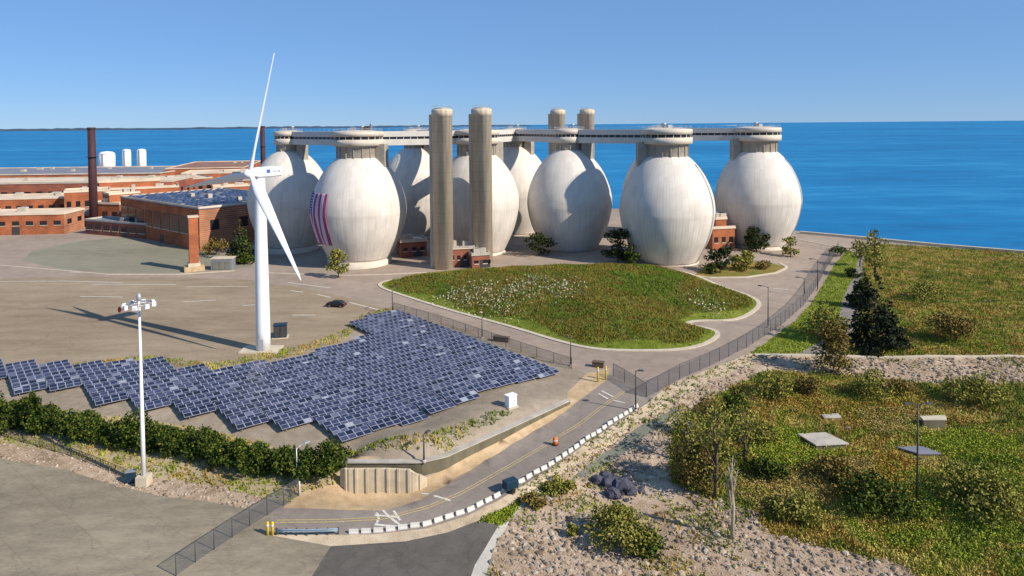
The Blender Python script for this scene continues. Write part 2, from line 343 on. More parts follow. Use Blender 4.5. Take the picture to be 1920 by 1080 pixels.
M = dict(
    plaza=ground_mat('weathered_plaza_paving', [(.24, .19, .15), (.315, .25, .20), (.38, .305, .245)], .03, .35, 3.0, bump=.1, paved=.5),
    lot=ground_mat('dusty_lot_surface', [(.21, .16, .105), (.285, .22, .15), (.36, .285, .205)], .03, .3, 3.0, bump=.15, paved=.5, stretch=(.35, 1, 1)),
    oval=ground_mat('grey_green_paving', [(.19, .175, .125), (.24, .225, .165), (.28, .26, .20)], .03, .4, 3.0, bump=.1, paved=.5, stretch=(.4, 1, 1)),
    road=ground_mat('grey_asphalt', [(.20, .165, .14), (.245, .205, .175), (.30, .25, .215)], .05, .6, 5.0, bump=.1, paved=.5),
    yard=ground_mat('worn_asphalt_yard', [(.16, .135, .095), (.235, .20, .145), (.33, .28, .20)], .06, .5, 4.0, bump=.12, paved=.5, stretch=(.45, 1.2, 1)),
    dark_asphalt=ground_mat('dark_asphalt', [(.08, .073, .062), (.11, .10, .088), (.145, .13, .115)], .06, .6, 4.0, bump=.1, paved=.5),
    sand=ground_mat('sandy_verge', [(.33, .23, .13), (.44, .315, .185), (.55, .41, .26)], .1, .8, 5.0, bump=.3),
    verge=ground_mat('dry_grass_verge', [(.22, .185, .10), (.36, .29, .175), (.46, .375, .25)], .12, .9, 5.0, bump=.3),
    palesand=ground_mat('pale_sand', [(.34, .26, .17), (.50, .40, .275), (.62, .51, .37)], .15, .9, 5.0, bump=.3),
    gravel=ground_mat('solar_field_gravel', [(.21, .17, .12), (.29, .235, .175), (.38, .315, .24)], .08, .8, 6.0, bump=.3),
    grass=ground_mat('mown_grass', [(.085, .115, .012), (.14, .17, .02), (.21, .215, .04)], .06, .5, 4.0, bump=.3),
    mound=ground_mat('mound_turf', [(.085, .085, .016), (.12, .11, .025), (.09, .14, .016), (.16, .17, .035)], .05, .4, 3.0, bump=.4),
    meadow=ground_mat('wild_meadow_soil', [(.10, .11, .02), (.16, .15, .035), (.26, .16, .045), (.27, .22, .09)], .045, .35, 2.5, bump=.4),
    rocky=ground_mat('rocky_bank_soil', [(.20, .14, .085), (.40, .295, .205), (.54, .425, .32)], .12, .7, 5.0, bump=.5),
    beach=ground_mat('pale_sea_wall', [(.34, .31, .26), (.45, .42, .36), (.55, .5, .43)], .05, .4, 3.0),
    path=ground_mat('grey_path', [(.17, .15, .135), (.22, .2, .18), (.27, .24, .215)], .1, .8, 4.0),
    channel=ground_mat('grey_green_channel', [(.12, .125, .095), (.165, .165, .13), (.21, .205, .165)], .1, .6, 4.0),
    land=ground_mat('shore_ground', [(.12, .10, .07), (.18, .15, .11), (.22, .19, .14)], .02, .2, 2.0),
    beige=mat('beige_wall_concrete', (.52, .43, .30), .85, .18, .5), kerb=mat('pale_kerb_concrete', (.52, .45, .34), .85, .15, .6),
    conc=concrete_mat('shaft_concrete', (.56, .47, .36)),
    conc2=mat('plain_concrete', (.42, .38, .32), .85, .2, .5, stretch=(1, 1, .4)),
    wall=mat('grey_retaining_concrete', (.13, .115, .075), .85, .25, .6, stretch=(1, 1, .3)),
    egg=egg_mat(),
    cap=mat('cap_concrete_panel', (.54, .48, .40), .7, .14, .35),
    neck=mat('neck_grey_cladding', (.33, .29, .24), .75, .2, .5),
    gallery=mat('gallery_pale_panel', (.55, .52, .48), .65, .1, .4),
    dark=mat('dark_glazing', (.018, .018, .024), .2, 0, spec=.5),
    steel=mat('galvanised_steel', (.42, .43, .44), .45, .1, 1.0, metal=.5),
    dsteel=mat('dark_painted_steel', (.055, .05, .05), .5, .15, 1.0),
    white=mat('white_painted_steel', (.80, .80, .80), .35, .05, .3, spec=.5),
    white2=mat('white_painted_concrete', (.56, .54, .50), .7, .15, .8),
    stack=mat('dark_red_stack', (.055, .022, .025), .7, .2, .5),
    brick=brick_mat('orange_brick', (.43, .135, .055), (.34, .095, .04), (.38, .24, .16)),
    brick2=brick_mat('red_brick', (.30, .10, .06), (.24, .075, .05), (.34, .22, .17)),
    roof=mat('beige_roof_membrane', (.62, .50, .38), .85, .2, .08),
    roof2=mat('brown_roof', (.25, .13, .09), .85, .2, .08),
    roofg=mat('grey_roof', (.19, .195, .23), .85, .25, .08),
    solar=solar_mat(), frame=mat('aluminium_frame', (.36, .37, .43), .4, .1, 2, metal=.3),
    link=mesh_wire_mat(), flag=flag_mat(),
    yellow=mat('yellow_paint', (.62, .45, .03), .5, .1, 2), orange=mat('orange_plastic', (.62, .16, .02), .5, .1, 2),
    lineY=mat('worn_yellow_line', (.46, .36, .17), .8, .3, 3), lineW=mat('worn_white_line', (.60, .56, .50), .8, .3, 3),
    teal=mat('dark_teal_enamel', (.012, .035, .06), .4, .1, 1), cabinet=mat('white_cabinet_enamel', (.82, .83, .85), .4, .04, 1),
    carbody=mat('black_car_paint', (.012, .012, .015), .25, 0, spec=.6), tyre=mat('rubber', (.015, .015, .015), .9, 0), rim=mat('rim_metal', (.3, .3, .3), .4, 0, metal=.6),
    bluerail=mat('blue_grey_rail', (.22, .29, .36), .5, .1, 2), redlamp=mat('red_lens', (.6, .03, .02), .3, 0), lens=mat('lamp_glass', (.62, .62, .66), .2, 0, spec=.6), blue=mat('blue_mark', (.05, .12, .5), .5, 0), greymark=mat('grey_mark', (.35, .36, .4), .5, 0),
    bark=mat('bark', (.12, .085, .06), .9, .3, 3), palebark=mat('pale_dead_wood', (.42, .36, .28), .9, .2, 3),
    rock=None, drock=None,
    hedge=leaf_mat('hedge_leaves', [(.008, .02, .003), (.025, .05, .006), (.055, .085, .01), (.14, .15, .022)]),
    conifer=leaf_mat('dark_evergreen_needles', [(.006, .011, .006), (.014, .022, .010), (.028, .036, .016)]),
    shrub=leaf_mat('olive_shrub_leaves', [(.07, .08, .012), (.15, .155, .025), (.25, .23, .045), (.34, .29, .07)]),
    bshrub=leaf_mat('brown_shrub_leaves', [(.08, .058, .015), (.16, .115, .028), (.24, .155, .042), (.18, .17, .04)]),
    midgreen=leaf_mat('green_tree_leaves', [(.012, .022, .008), (.03, .045, .012), (.06, .075, .02)]),
    tuft=leaf_mat('meadow_grass', [(.10, .12, .018), (.20, .21, .035), (.33, .29, .065), (.44, .36, .13)],
                  [(.08, .14, .012), (.27, .30, .03), (.12, .18, .018), (.34, .20, .04), (.50, .40, .11), (.31, .33, .04), (.09, .15, .015)], .06),
    mtuft=leaf_mat('mound_grass', [(.10, .10, .014), (.18, .165, .025), (.28, .24, .05)],
                   [(.09, .17, .012), (.20, .145, .024), (.14, .165, .022), (.24, .175, .035), (.17, .13, .022), (.09, .15, .012)], .045),
    flower=leaf_mat('pale_flower_heads', [(.34, .33, .22), (.52, .48, .36), (.25, .25, .14)]),
)
def rock_mat(name, cols):
    m, n, l, b = new_mat(name); b.inputs['Roughness'].default_value = .9; b.inputs['Specular IOR Level'].default_value = .15
    g = n.new('ShaderNodeNewGeometry'); rp = ramp(n, [(i / (len(cols) - 1), c) for i, c in enumerate(cols)])
    l.new(g.outputs['Random Per Island'], rp.inputs['Fac']); l.new(rp.outputs['Color'], b.inputs['Base Color'])
    return m
M['rock'] = rock_mat('riprap_stone', [(.13, .095, .065), (.26, .195, .14), (.36, .28, .21), (.46, .385, .30), (.21, .185, .155), (.31, .23, .16)])
M['drock'] = rock_mat('slate_boulder', [(.035, .035, .05), (.09, .09, .12), (.16, .16, .20)])

# ------------------------------------------------------------------ object helpers
def link(o, parent=None):
    COL.objects.link(o)
    if parent is not None: o.parent = parent
    return o
def tag(o, label=None, cat=None, group=None, kind=None):
    if label: o['label'] = label
    if cat: o['category'] = cat
    if group: o['group'] = group
    if kind: o['kind'] = kind
    return o
def thing(name, loc, label, cat, group=None, rz=0.0):
    o = bpy.data.objects.new(name, None); o.empty_display_size = .5; link(o)
    o.location = loc; o.rotation_euler = (0, 0, rz)
    return tag(o, label, cat, group)
def copy_tree(o, parent=None):
    c = o.copy(); COL.objects.link(c)
    if parent is not None: c.parent = parent
    for ch in list(o.children): copy_tree(ch, c)
    return c
def np_mesh(name, V, Fc, material, parent=None, smooth=False, uv=None):
    V = np.asarray(V, np.float32); Fc = np.asarray(Fc, np.int32); k = Fc.shape[1]
    me = bpy.data.meshes.new(name)
    me.vertices.add(len(V)); me.vertices.foreach_set('co', V.ravel())
    me.loops.add(Fc.size); me.loops.foreach_set('vertex_index', Fc.ravel())
    me.polygons.add(len(Fc)); me.polygons.foreach_set('loop_start', np.arange(0, Fc.size, k, dtype=np.int32))
    me.polygons.foreach_set('loop_total', np.full(len(Fc), k, np.int32))
    me.polygons.foreach_set('use_smooth', np.full(len(Fc), smooth, bool))
    me.update(calc_edges=True); me.materials.append(material)
    o = bpy.data.objects.new(name, me); link(o, parent)
    return o
class MB:
    def __init__(s): s.v = []; s.f = []; s.sm = []; s.uv = None
    def add(s, V, Fs, smooth=False):
        b = len(s.v); s.v += [tuple(p) for p in V]; s.f += [tuple(i + b for i in f) for f in Fs]; s.sm += [smooth] * len(Fs); return s
    def box(s, c, d, rz=0.0, taper=1.0):
        x, y, z = d[0] / 2, d[1] / 2, d[2] / 2; co, si = math.cos(rz), math.sin(rz); V = []
        for k, (sx, sy, sz) in enumerate([(-1, -1, -1), (1, -1, -1), (1, 1, -1), (-1, 1, -1), (-1, -1, 1), (1, -1, 1), (1, 1, 1), (-1, 1, 1)]):
            t = taper if sz > 0 else 1
            a, b = sx * x * t, sy * y * t; V.append((c[0] + a * co - b * si, c[1] + a * si + b * co, c[2] + sz * z))
        return s.add(V, [(0, 3, 2, 1), (4, 5, 6, 7), (0, 1, 5, 4), (1, 2, 6, 5), (2, 3, 7, 6), (3, 0, 4, 7)])
    def lathe(s, prof, n=48, c=(0, 0, 0), smooth=True, caps=True):
        V = []; Fs = []
        for r, z in prof:
            for i in range(n):
                a = 2 * math.pi * i / n; V.append((c[0] + r * math.cos(a), c[1] + r * math.sin(a), c[2] + z))
        for j in range(len(prof) - 1):
            for i in range(n):
                k = (i + 1) % n; Fs.append((j * n + i, j * n + k, (j + 1) * n + k, (j + 1) * n + i))
        s.add(V, Fs, smooth)
        if caps:
            b = len(s.v) - len(V)
            s.f.append(tuple(b + i for i in reversed(range(n)))); s.sm.append(False)
            s.f.append(tuple(b + (len(prof) - 1) * n + i for i in range(n))); s.sm.append(False)
        return s
    def tube(s, pts, rad, n=8, smooth=True):
        pts = [Vector(p) for p in pts]; V = []; Fs = []
        for i, p in enumerate(pts):
            t = (pts[min(i + 1, len(pts) - 1)] - pts[max(i - 1, 0)]).normalized()
            a = t.orthogonal().normalized() if abs(t.z) < .99 else Vector((1, 0, 0)); b = t.cross(a).normalized(); a = b.cross(t)
            r = rad[i] if hasattr(rad, '__len__') else rad
            for k in range(n):
                q = 2 * math.pi * k / n; V.append(p + a * (r * math.cos(q)) + b * (r * math.sin(q)))
        for j in range(len(pts) - 1):
            for i in range(n):
                k = (i + 1) % n; Fs.append((j * n + i, j * n + k, (j + 1) * n + k, (j + 1) * n + i))
        Fs += [tuple(reversed(range(n))), tuple((len(pts) - 1) * n + i for i in range(n))]
        return s.add(V, Fs, smooth)
    def prism(s, poly, z0, z1):
        n = len(poly); V = [(p[0], p[1], z0) for p in poly] + [(p[0], p[1], z1) for p in poly]
        return s.add(V, [tuple(reversed(range(n))), tuple(range(n, 2 * n))] + [(i, (i + 1) % n, n + (i + 1) % n, n + i) for i in range(n)])
    def build(s, name, material, parent=None, bevel=0):
        me = bpy.data.meshes.new(name); me.from_pydata(s.v, [], s.f)
        me.polygons.foreach_set('use_smooth', s.sm); me.materials.append(material); me.update()
        o = bpy.data.objects.new(name, me); link(o, parent)
        if bevel:
            b = o.modifiers.new('bevel', 'BEVEL'); b.width = bevel; b.segments = 2; b.limit_method = 'ANGLE'
        return o

# ------------------------------------------------------------------ ground: one triangulated sheet, split by surface
def W(px): return [tuple(P(u, v, base=True)[:2]) for u, v in px]
def smooth_closed(pts, it=2):
    p = np.array(pts, float)
    for _ in range(it):
        q = .75 * p + .25 * np.roll(p, -1, 0); r = .25 * p + .75 * np.roll(p, -1, 0)
        p = np.stack([q, r], 1).reshape(-1, 2)
    return p
mound_px = [(706, 537), (722, 526), (800, 518), (900, 509), (1000, 503), (1100, 500), (1185, 499), (1260, 505), (1310, 518), (1350, 537), (1395, 551), (1422, 563), (1424, 575), (1402, 592), (1370, 602),
            (1310, 601), (1282, 606), (1310, 613), (1345, 620), (1346, 632), (1318, 648), (1270, 657), (1180, 658), (1110, 655), (1050, 641), (960, 613), (850, 584), (760, 556)]
MOUND_W = smooth_closed(W(mound_px), 2)
MOUND = [tuple(p) for p in MOUND_W]
roadL = [(1150, 690), (1135, 715), (1050, 778), (960, 832), (860, 893), (790, 937), (720, 957), (600, 954), (510, 952)]
roadR = [(505, 1003), (600, 1003), (700, 1002), (800, 991), (880, 966), (960, 922), (1050, 868), (1120, 818), (1205, 762), (1245, 728)]
zones = [  # (name, material, polygon in pixels) first match wins
    ('mound', 'mound', None),
    ('side_garden', 'meadow', [(1300, 517), (1330, 520), (1400, 518), (1455, 510), (1472, 500), (1450, 494), (1400, 490), (1330, 494)]),
    ('road', 'road', roadL + roadR),
    ('sand_verge', 'sand', [(1145, 690), (1100, 700), (1064, 735), (1064, 752.5), (960, 801), (832, 860), (788, 870), (650, 872), (640, 905), (600, 915), (560, 922), (545, 940), (530, 952), (600, 954), (720, 957), (790, 937), (860, 893), (960, 832), (1050, 778), (1135, 715)]),
    ('solar_field', 'gravel', [(0, 700), (121, 690), (275, 672), (390, 690), (560, 660), (640, 632), (690, 590), (740, 578), (860, 615), (960, 648), (1075, 690), (1100, 700), (1064, 735), (1064, 752.4), (960, 800.5), (832, 859), (788, 869), (650, 870), (560, 850), (420, 812), (260, 784), (121, 772), (0, 762)]),
    ('verge', 'verge', [(0, 762), (121, 772), (260, 784), (420, 812), (560, 850), (650, 870), (640, 905), (600, 915), (560, 922), (545, 940), (500, 935), (420, 915), (330, 900), (240, 893), (180, 872), (121, 850), (0, 830)]),
    ('gravel_strip', 'rocky', [(0, 830), (121, 850), (180, 872), (240, 893), (330, 900), (420, 915), (500, 935), (470, 955), (400, 942), (300, 930), (200, 905), (121, 880), (0, 860)]),
    ('roadside_sand', 'palesand', [(505, 1003), (600, 1003), (700, 1002), (800, 991), (880, 966), (960, 922), (975, 935), (900, 975), (840, 998), (760, 1015), (620, 1024)]),
    ('lower_road', 'dark_asphalt', [(620, 1024), (760, 1015), (840, 998), (900, 975), (935, 985), (890, 1060), (870, 1120), (560, 1120)]),
    ('grass_wedge', 'grass', [(900, 975), (975, 935), (985, 930), (940, 985)]),
    ('concrete_edge', 'beach', [(985, 928), (1000, 930), (960, 970), (925, 1030), (905, 1100), (870, 1120), (890, 1060), (935, 985)]),
    ('yard', 'yard', [(-300, 800), (0, 860), (121, 880), (200, 905), (300, 930), (400, 942), (470, 955), (500, 935), (545, 940), (530, 952), (510, 952), (505, 1003), (620, 1024), (560, 1120), (-600, 1120)]),
    ('roadside_bank', 'palesand', [(960, 922), (1050, 868), (1120, 818), (1205, 762), (1245, 728), (1330, 692), (1405, 662), (1430, 668), (1330, 715), (1260, 752), (1170, 815), (1090, 868), (1020, 905), (975, 935)]),
    ('channel', 'channel', [(1268, 762), (1290, 755), (1235, 800), (1170, 850), (1105, 893), (1070, 900), (1085, 885), (1130, 850), (1190, 805)]),
    ('rocky_bank', 'rocky', [(975, 935), (1020, 905), (1090, 868), (1170, 815), (1260, 752), (1330, 715), (1420, 665), (1560, 664), (1760, 666), (2100, 668), (2100, 715), (1760, 720), (1640, 712), (1600, 705), (1530, 700), (1440, 695), (1380, 720), (1330, 752), (1290, 770), (1262, 800), (1255, 850), (1260, 905), (1330, 930), (1420, 960), (1440, 1000), (1560, 1030), (1700, 1060), (1750, 1120), (870, 1120), (905, 1100), (925, 1030), (960, 970), (1000, 930)]),
    ('bright_grass', 'grass', [(1405, 663), (1440, 640), (1490, 602), (1520, 570), (1545, 530), (1565, 495), (1590, 468), (1610, 480), (1600, 520), (1580, 560), (1572, 600), (1560, 625), (1530, 645), (1500, 662)]),
    ('path', 'path', [(1500, 664), (1530, 645), (1560, 625), (1572, 600), (1580, 560), (1600, 520), (1610, 480), (1600, 462), (1622, 462), (1618, 500), (1612, 560), (1610, 600), (1600, 640), (1570, 664)]),
    ('meadow', 'meadow', [(1200, 1200), (975, 935), (1420, 665), (1560, 664), (1610, 600), (1618, 500), (1622, 460), (1660, 458), (1760, 464), (2300, 500), (2600, 900), (2600, 1200)]),
    ('oval_plaza', 'oval', [(121, 505), (200, 512), (330, 512), (440, 505), (478, 498), (430, 480), (330, 462), (230, 445), (150, 452), (60, 470), (40, 490)]),
    ('parking_lot', 'lot', [(-400, 540), (121, 518), (330, 520), (470, 525), (620, 550), (720, 578), (740, 578), (690, 590), (640, 632), (560, 660), (390, 690), (275, 672), (121, 690), (0, 700), (-300, 730)]),
]
zw = []
for nm, mt, px in zones:
    zw.append((nm, mt, MOUND if px is None else W(px)))
# the coast: land outline in plan
coast = [(-1200, 20)] + [tuple(PZ(u, v, 0)[:2]) for u, v in [(-200, 318), (150, 316), (330, 314), (475, 322), (560, 352), (700, 372), (1000, 392), (1350, 405), (1440, 428), (1505, 439), (1600, 446), (1760, 459), (1920, 472), (2300, 505)]] + [(400, 120), (420, 20)]
landpoly = coast
pts = []; edges = []
def addline(poly, closed=True, step=2.0):
    p = [np.array(q[:2], float) for q in poly]
    if closed: p.append(p[0])
    first = len(pts)
    for a, b in zip(p[:-1], p[1:]):
        k = max(1, int(np.linalg.norm(b - a) / (step * max(1, np.linalg.norm(a) / 150))))
        for i in range(k): pts.append(tuple(a + (b - a) * i / k))
    if not closed: pts.append(tuple(p[-1]))
    last = len(pts) - 1
    for i in range(first, last): edges.append((i, i + 1))
    if closed: edges.append((last, first))
for nm, mt, w in zw: addline(w)
addline(landpoly, True, 6)
addline(wt, False, 1.2); addline(wb, False, 1.2)
Zr = 26.0
while Zr < 800:
    sx = max(1.0, Zr * .014); xs = np.arange(-1.15 * Zr - 20, 1.15 * Zr + 20, sx)
    for x in xs: pts.append((x + rng.uniform(-.25, .25) * sx, Zr + rng.uniform(-.25, .25) * sx))
    Zr *= 1.017
vs, es, fs, ov, oe, of = delaunay_2d_cdt([Vector(p) for p in pts], edges, [], 0, 1e-4)
vs = np.array([(v.x, v.y) for v in vs]); fs = np.array([f for f in fs if len(f) == 3])
cen = vs[fs].mean(1)
inside = inpoly(cen[:, 0], cen[:, 1], landpoly); fs = fs[inside]; cen = cen[inside]
a = vs[fs]; area = (a[:, 1, 0] - a[:, 0, 0]) * (a[:, 2, 1] - a[:, 0, 1]) - (a[:, 1, 1] - a[:, 0, 1]) * (a[:, 2, 0] - a[:, 0, 0])
fs[area < 0] = fs[area < 0][:, ::-1]
vz = hh(vs[:, 0], vs[:, 1])
vz[polydist(vs[:, 0], vs[:, 1], MOUND) < 1e-3] = h0(*vs[polydist(vs[:, 0], vs[:, 1], MOUND) < 1e-3].T)
V3 = np.c_[vs, vz]
zone_id = np.full(len(fs), -1)
for i, (nm, mt, w) in enumerate(zw):
    k = (zone_id < 0) & inpoly(cen[:, 0], cen[:, 1], w); zone_id[k] = i
def ground_piece(name, material, faces, kind='structure'):
    used = np.unique(faces); remap = np.zeros(len(V3), int); remap[used] = np.arange(len(used))
    o = np_mesh(name, V3[used], remap[faces], material, smooth=True); tag(o, kind=kind); return o
zn = [q_[0] for q_ in zw]; near = (zone_id < 0) & (cen[:, 1] < 74)      # the strip below the picture carries the same surfaces on
zone_id[near & (cen[:, 0] > 22)] = zn.index('meadow'); zone_id[near & (cen[:, 0] <= 22) & (cen[:, 0] > -3)] = zn.index('rocky_bank'); zone_id[near & (cen[:, 0] <= -3)] = zn.index('yard')
margin = np.zeros(len(fs), bool); inm = zone_id == 0
margin[inm] = polydist(cen[inm, 0], cen[inm, 1], MOUND) < 2.6 + 1.2 * np.sin(cen[inm, 0] * .3)
for i, (nm, mt, w) in enumerate(zw):
    f = fs[(zone_id == i) & ~margin]
    if len(f): ground_piece(nm, M[mt], f)
ground_piece('mown_margin', M['grass'], fs[margin])
ground_piece('ground', M['plaza'], fs[zone_id < 0])
# shore slope and sea
lp = np.array(landpoly); ctr = lp.mean(0)
shore = MB(); n = len(lp)
ring0 = [(x, y, zt(x, y)) for x, y in lp]
ring1 = []
for i in range(n):
    t = lp[(i + 1) % n] - lp[i - 1]; nn = np.array([-t[1], t[0]]); nn /= np.linalg.norm(nn)
    ring1.append((lp[i][0] + nn[0] * 9, lp[i][1] + nn[1] * 9, -9.0))
for i in range(n):
    j = (i + 1) % n; shore.add([ring0[i], ring0[j], ring1[j], ring1[i]], [(0, 1, 2, 3)])
tag(shore.build('shore', M['beach']), kind='structure')
SEA = -6.0
sea = MB()
xs = [-120000, -20000, -3000, 3000, 20000, 120000]; ys = [-3000, 200, 2000, 10000, 120000]
V = [(x, y, SEA) for y in ys for x in xs]; Fs = [(j * 6 + i, j * 6 + i + 1, (j + 1) * 6 + i + 1, (j + 1) * 6 + i) for j in range(4) for i in range(5)]
sea.add(V, Fs); tag(sea.build('sea', water_mat()), kind='structure')
# low wooded coast on the horizon
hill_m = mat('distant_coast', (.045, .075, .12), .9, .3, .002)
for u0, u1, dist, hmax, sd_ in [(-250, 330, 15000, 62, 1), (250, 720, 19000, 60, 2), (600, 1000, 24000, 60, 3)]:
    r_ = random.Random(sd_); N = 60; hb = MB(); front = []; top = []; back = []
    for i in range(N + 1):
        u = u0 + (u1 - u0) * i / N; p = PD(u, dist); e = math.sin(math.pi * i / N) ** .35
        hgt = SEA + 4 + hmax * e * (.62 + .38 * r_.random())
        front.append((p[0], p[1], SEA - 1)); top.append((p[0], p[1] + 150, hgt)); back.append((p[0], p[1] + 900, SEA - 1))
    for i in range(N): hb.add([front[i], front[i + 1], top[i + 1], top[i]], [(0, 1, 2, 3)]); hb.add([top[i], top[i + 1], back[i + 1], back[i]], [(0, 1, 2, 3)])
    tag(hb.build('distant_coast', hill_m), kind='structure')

# strips that lie on the ground
def strip(mb, px, width, lift=.03, step=1.0, world=False):
    p = np.array(px, float) if world else np.array([P(u, v)[:2] for u, v in px])
    L = np.linalg.norm(np.diff(p, axis=0), axis=1).sum(); q = seg(p, max(2, int(L / step) + 1))
    t = np.gradient(q, axis=0); t /= np.linalg.norm(t, axis=1)[:, None]; nn = np.c_[-t[:, 1], t[:, 0]] * width / 2
    a, b = q + nn, q - nn; za, zb = hh(*a.T) + lift, hh(*b.T) + lift
    V = [(*a[i], za[i]) for i in range(len(q))] + [(*b[i], zb[i]) for i in range(len(q))]; n = len(q)
    mb.add(V, [(n + i, n + i + 1, i + 1, i) for i in range(n - 1)])
mk = MB()
for sh in (-.22, .22):
    c = np.array([P(u, v)[:2] for u, v in [(1168, 735), (1090, 793), (1005, 845), (930, 888), (860, 927), (800, 952), (720, 972), (620, 977), (515, 978)]])
    t = np.gradient(c, axis=0); t /= np.linalg.norm(t, axis=1)[:, None]
    strip(mk, c + np.c_[-t[:, 1], t[:, 0]] * sh, .15, .03, 1.0, True)
tag(mk.build('road_marking', M['lineY']), kind='structure')
mk = MB()
for px in [[(790, 925), (818, 931), (845, 939)], [(700, 957), (712, 968), (705, 985)], [(718, 957), (728, 968), (750, 985)], [(702, 966), (748, 970)], [(702, 984), (752, 988)], [(738, 958), (750, 976)],
           [(1122, 738), (1140, 748)], [(1128, 733), (1150, 744)], [(1150, 751), (1172, 756)]]: strip(mk, px, .3)
for px in [[(-60, 528), (121, 527), (230, 530)], [(170, 533), (330, 534)], [(350, 538), (465, 537)], [(340, 566), (405, 563)], [(545, 545), (568, 548)], [(595, 552), (620, 558)], [(655, 567), (690, 576), (718, 583)],
           [(548, 591), (592, 591)], [(455, 573), (492, 571)], [(150, 556), (230, 557)], [(130, 510), (180, 513)], [(1450, 541), (1478, 543)], [(620, 540), (540, 530)]]: strip(mk, px, .42)
tag(mk.build('lot_marking', M['lineW']), kind='structure')
# kerbs: real 0.15 m steps
def kerb(name, poly, width, closed=True, height=.16):
    q = np.array(poly, float); L = np.linalg.norm(np.diff(np.r_[q, q[:1]] if closed else q, axis=0), axis=1).sum()
    q = seg(np.r_[q, q[:1]] if closed else q, int(L / 1.2)); 
    t = np.gradient(q, axis=0)
    if closed: t[0] = t[-1] = q[1] - q[-2]
    t /= np.linalg.norm(t, axis=1)[:, None]; nn = np.c_[-t[:, 1], t[:, 0]] * width / 2
    a, b = q + nn, q - nn; z = h0(*q.T); mb = MB(); n = len(q)
    V = [(*a[i], z[i] - .3) for i in range(n)] + [(*a[i], z[i] + height) for i in range(n)] + [(*b[i], z[i] + height) for i in range(n)] + [(*b[i], z[i] - .3) for i in range(n)]
    Fs = []
    for i in range(n - 1):
        for k in range(3): Fs.append((k * n + i, (k + 1) * n + i, (k + 1) * n + i + 1, k * n + i + 1))
    mb.add(V, Fs); tag(mb.build(name, M['kerb']), kind='structure')
kerb('kerb', MOUND_W, 1.0)
kerb('kerb', W([(1296, 516), (1330, 521), (1400, 520), (1455, 512), (1476, 501), (1462, 494)]), .9, False)
kerb('kerb', W([(500, 512), (640, 517), (720, 515), (800, 511)]), .6, False)
kerb('kerb', W([(0, 498), (121, 508), (200, 515), (330, 515), (440, 508)]), .6, False)
kerb('kerb', W([(1490, 448), (1560, 462), (1600, 465)]), .7, False)
kerb('sea_wall_kerb', [PZ(u, v, 0)[:2] for u, v in [(1500, 442), (1600, 449), (1760, 462), (1920, 475), (2200, 500)]], 1.4, False, .9)
kerb('bank_kerb', W([(1415, 667), (1560, 668), (1760, 670), (1960, 672)]), .8, False, .3)

# ------------------------------------------------------------------ egg-shaped digesters
PROF = [(9.4, -3.5), (9.4, 2.0), (9.0, 2.1), (10.6, 5.2), (12.2, 8.6), (13.3, 12.2), (13.9, 15.6), (14.0, 17.2), (13.75, 20.0), (13.0, 22.9), (11.85, 25.8), (10.45, 28.4), (8.5, 31.0), (6.2, 33.2), (3.6, 34.8)]
def fine(prof, k=4):
    p = np.array(prof); out = []
    for i in range(len(p) - 1):
        p0, p1, p2, p3 = p[max(i - 1, 0)], p[i], p[i + 1], p[min(i + 2, len(p) - 1)]
        for j in range(k):
            t = j / k; out.append(tuple(.5 * ((2 * p1) + (-p0 + p2) * t + (2 * p0 - 5 * p1 + 4 * p2 - p3) * t * t + (-p0 + 3 * p1 - 3 * p2 + p3) * t ** 3)))
    out.append(tuple(p[-1])); return out
SHELL = fine(PROF[2:])
def egg_r(z): return float(np.interp(z, [q[1] for q in SHELL], [q[0] for q in SHELL]))
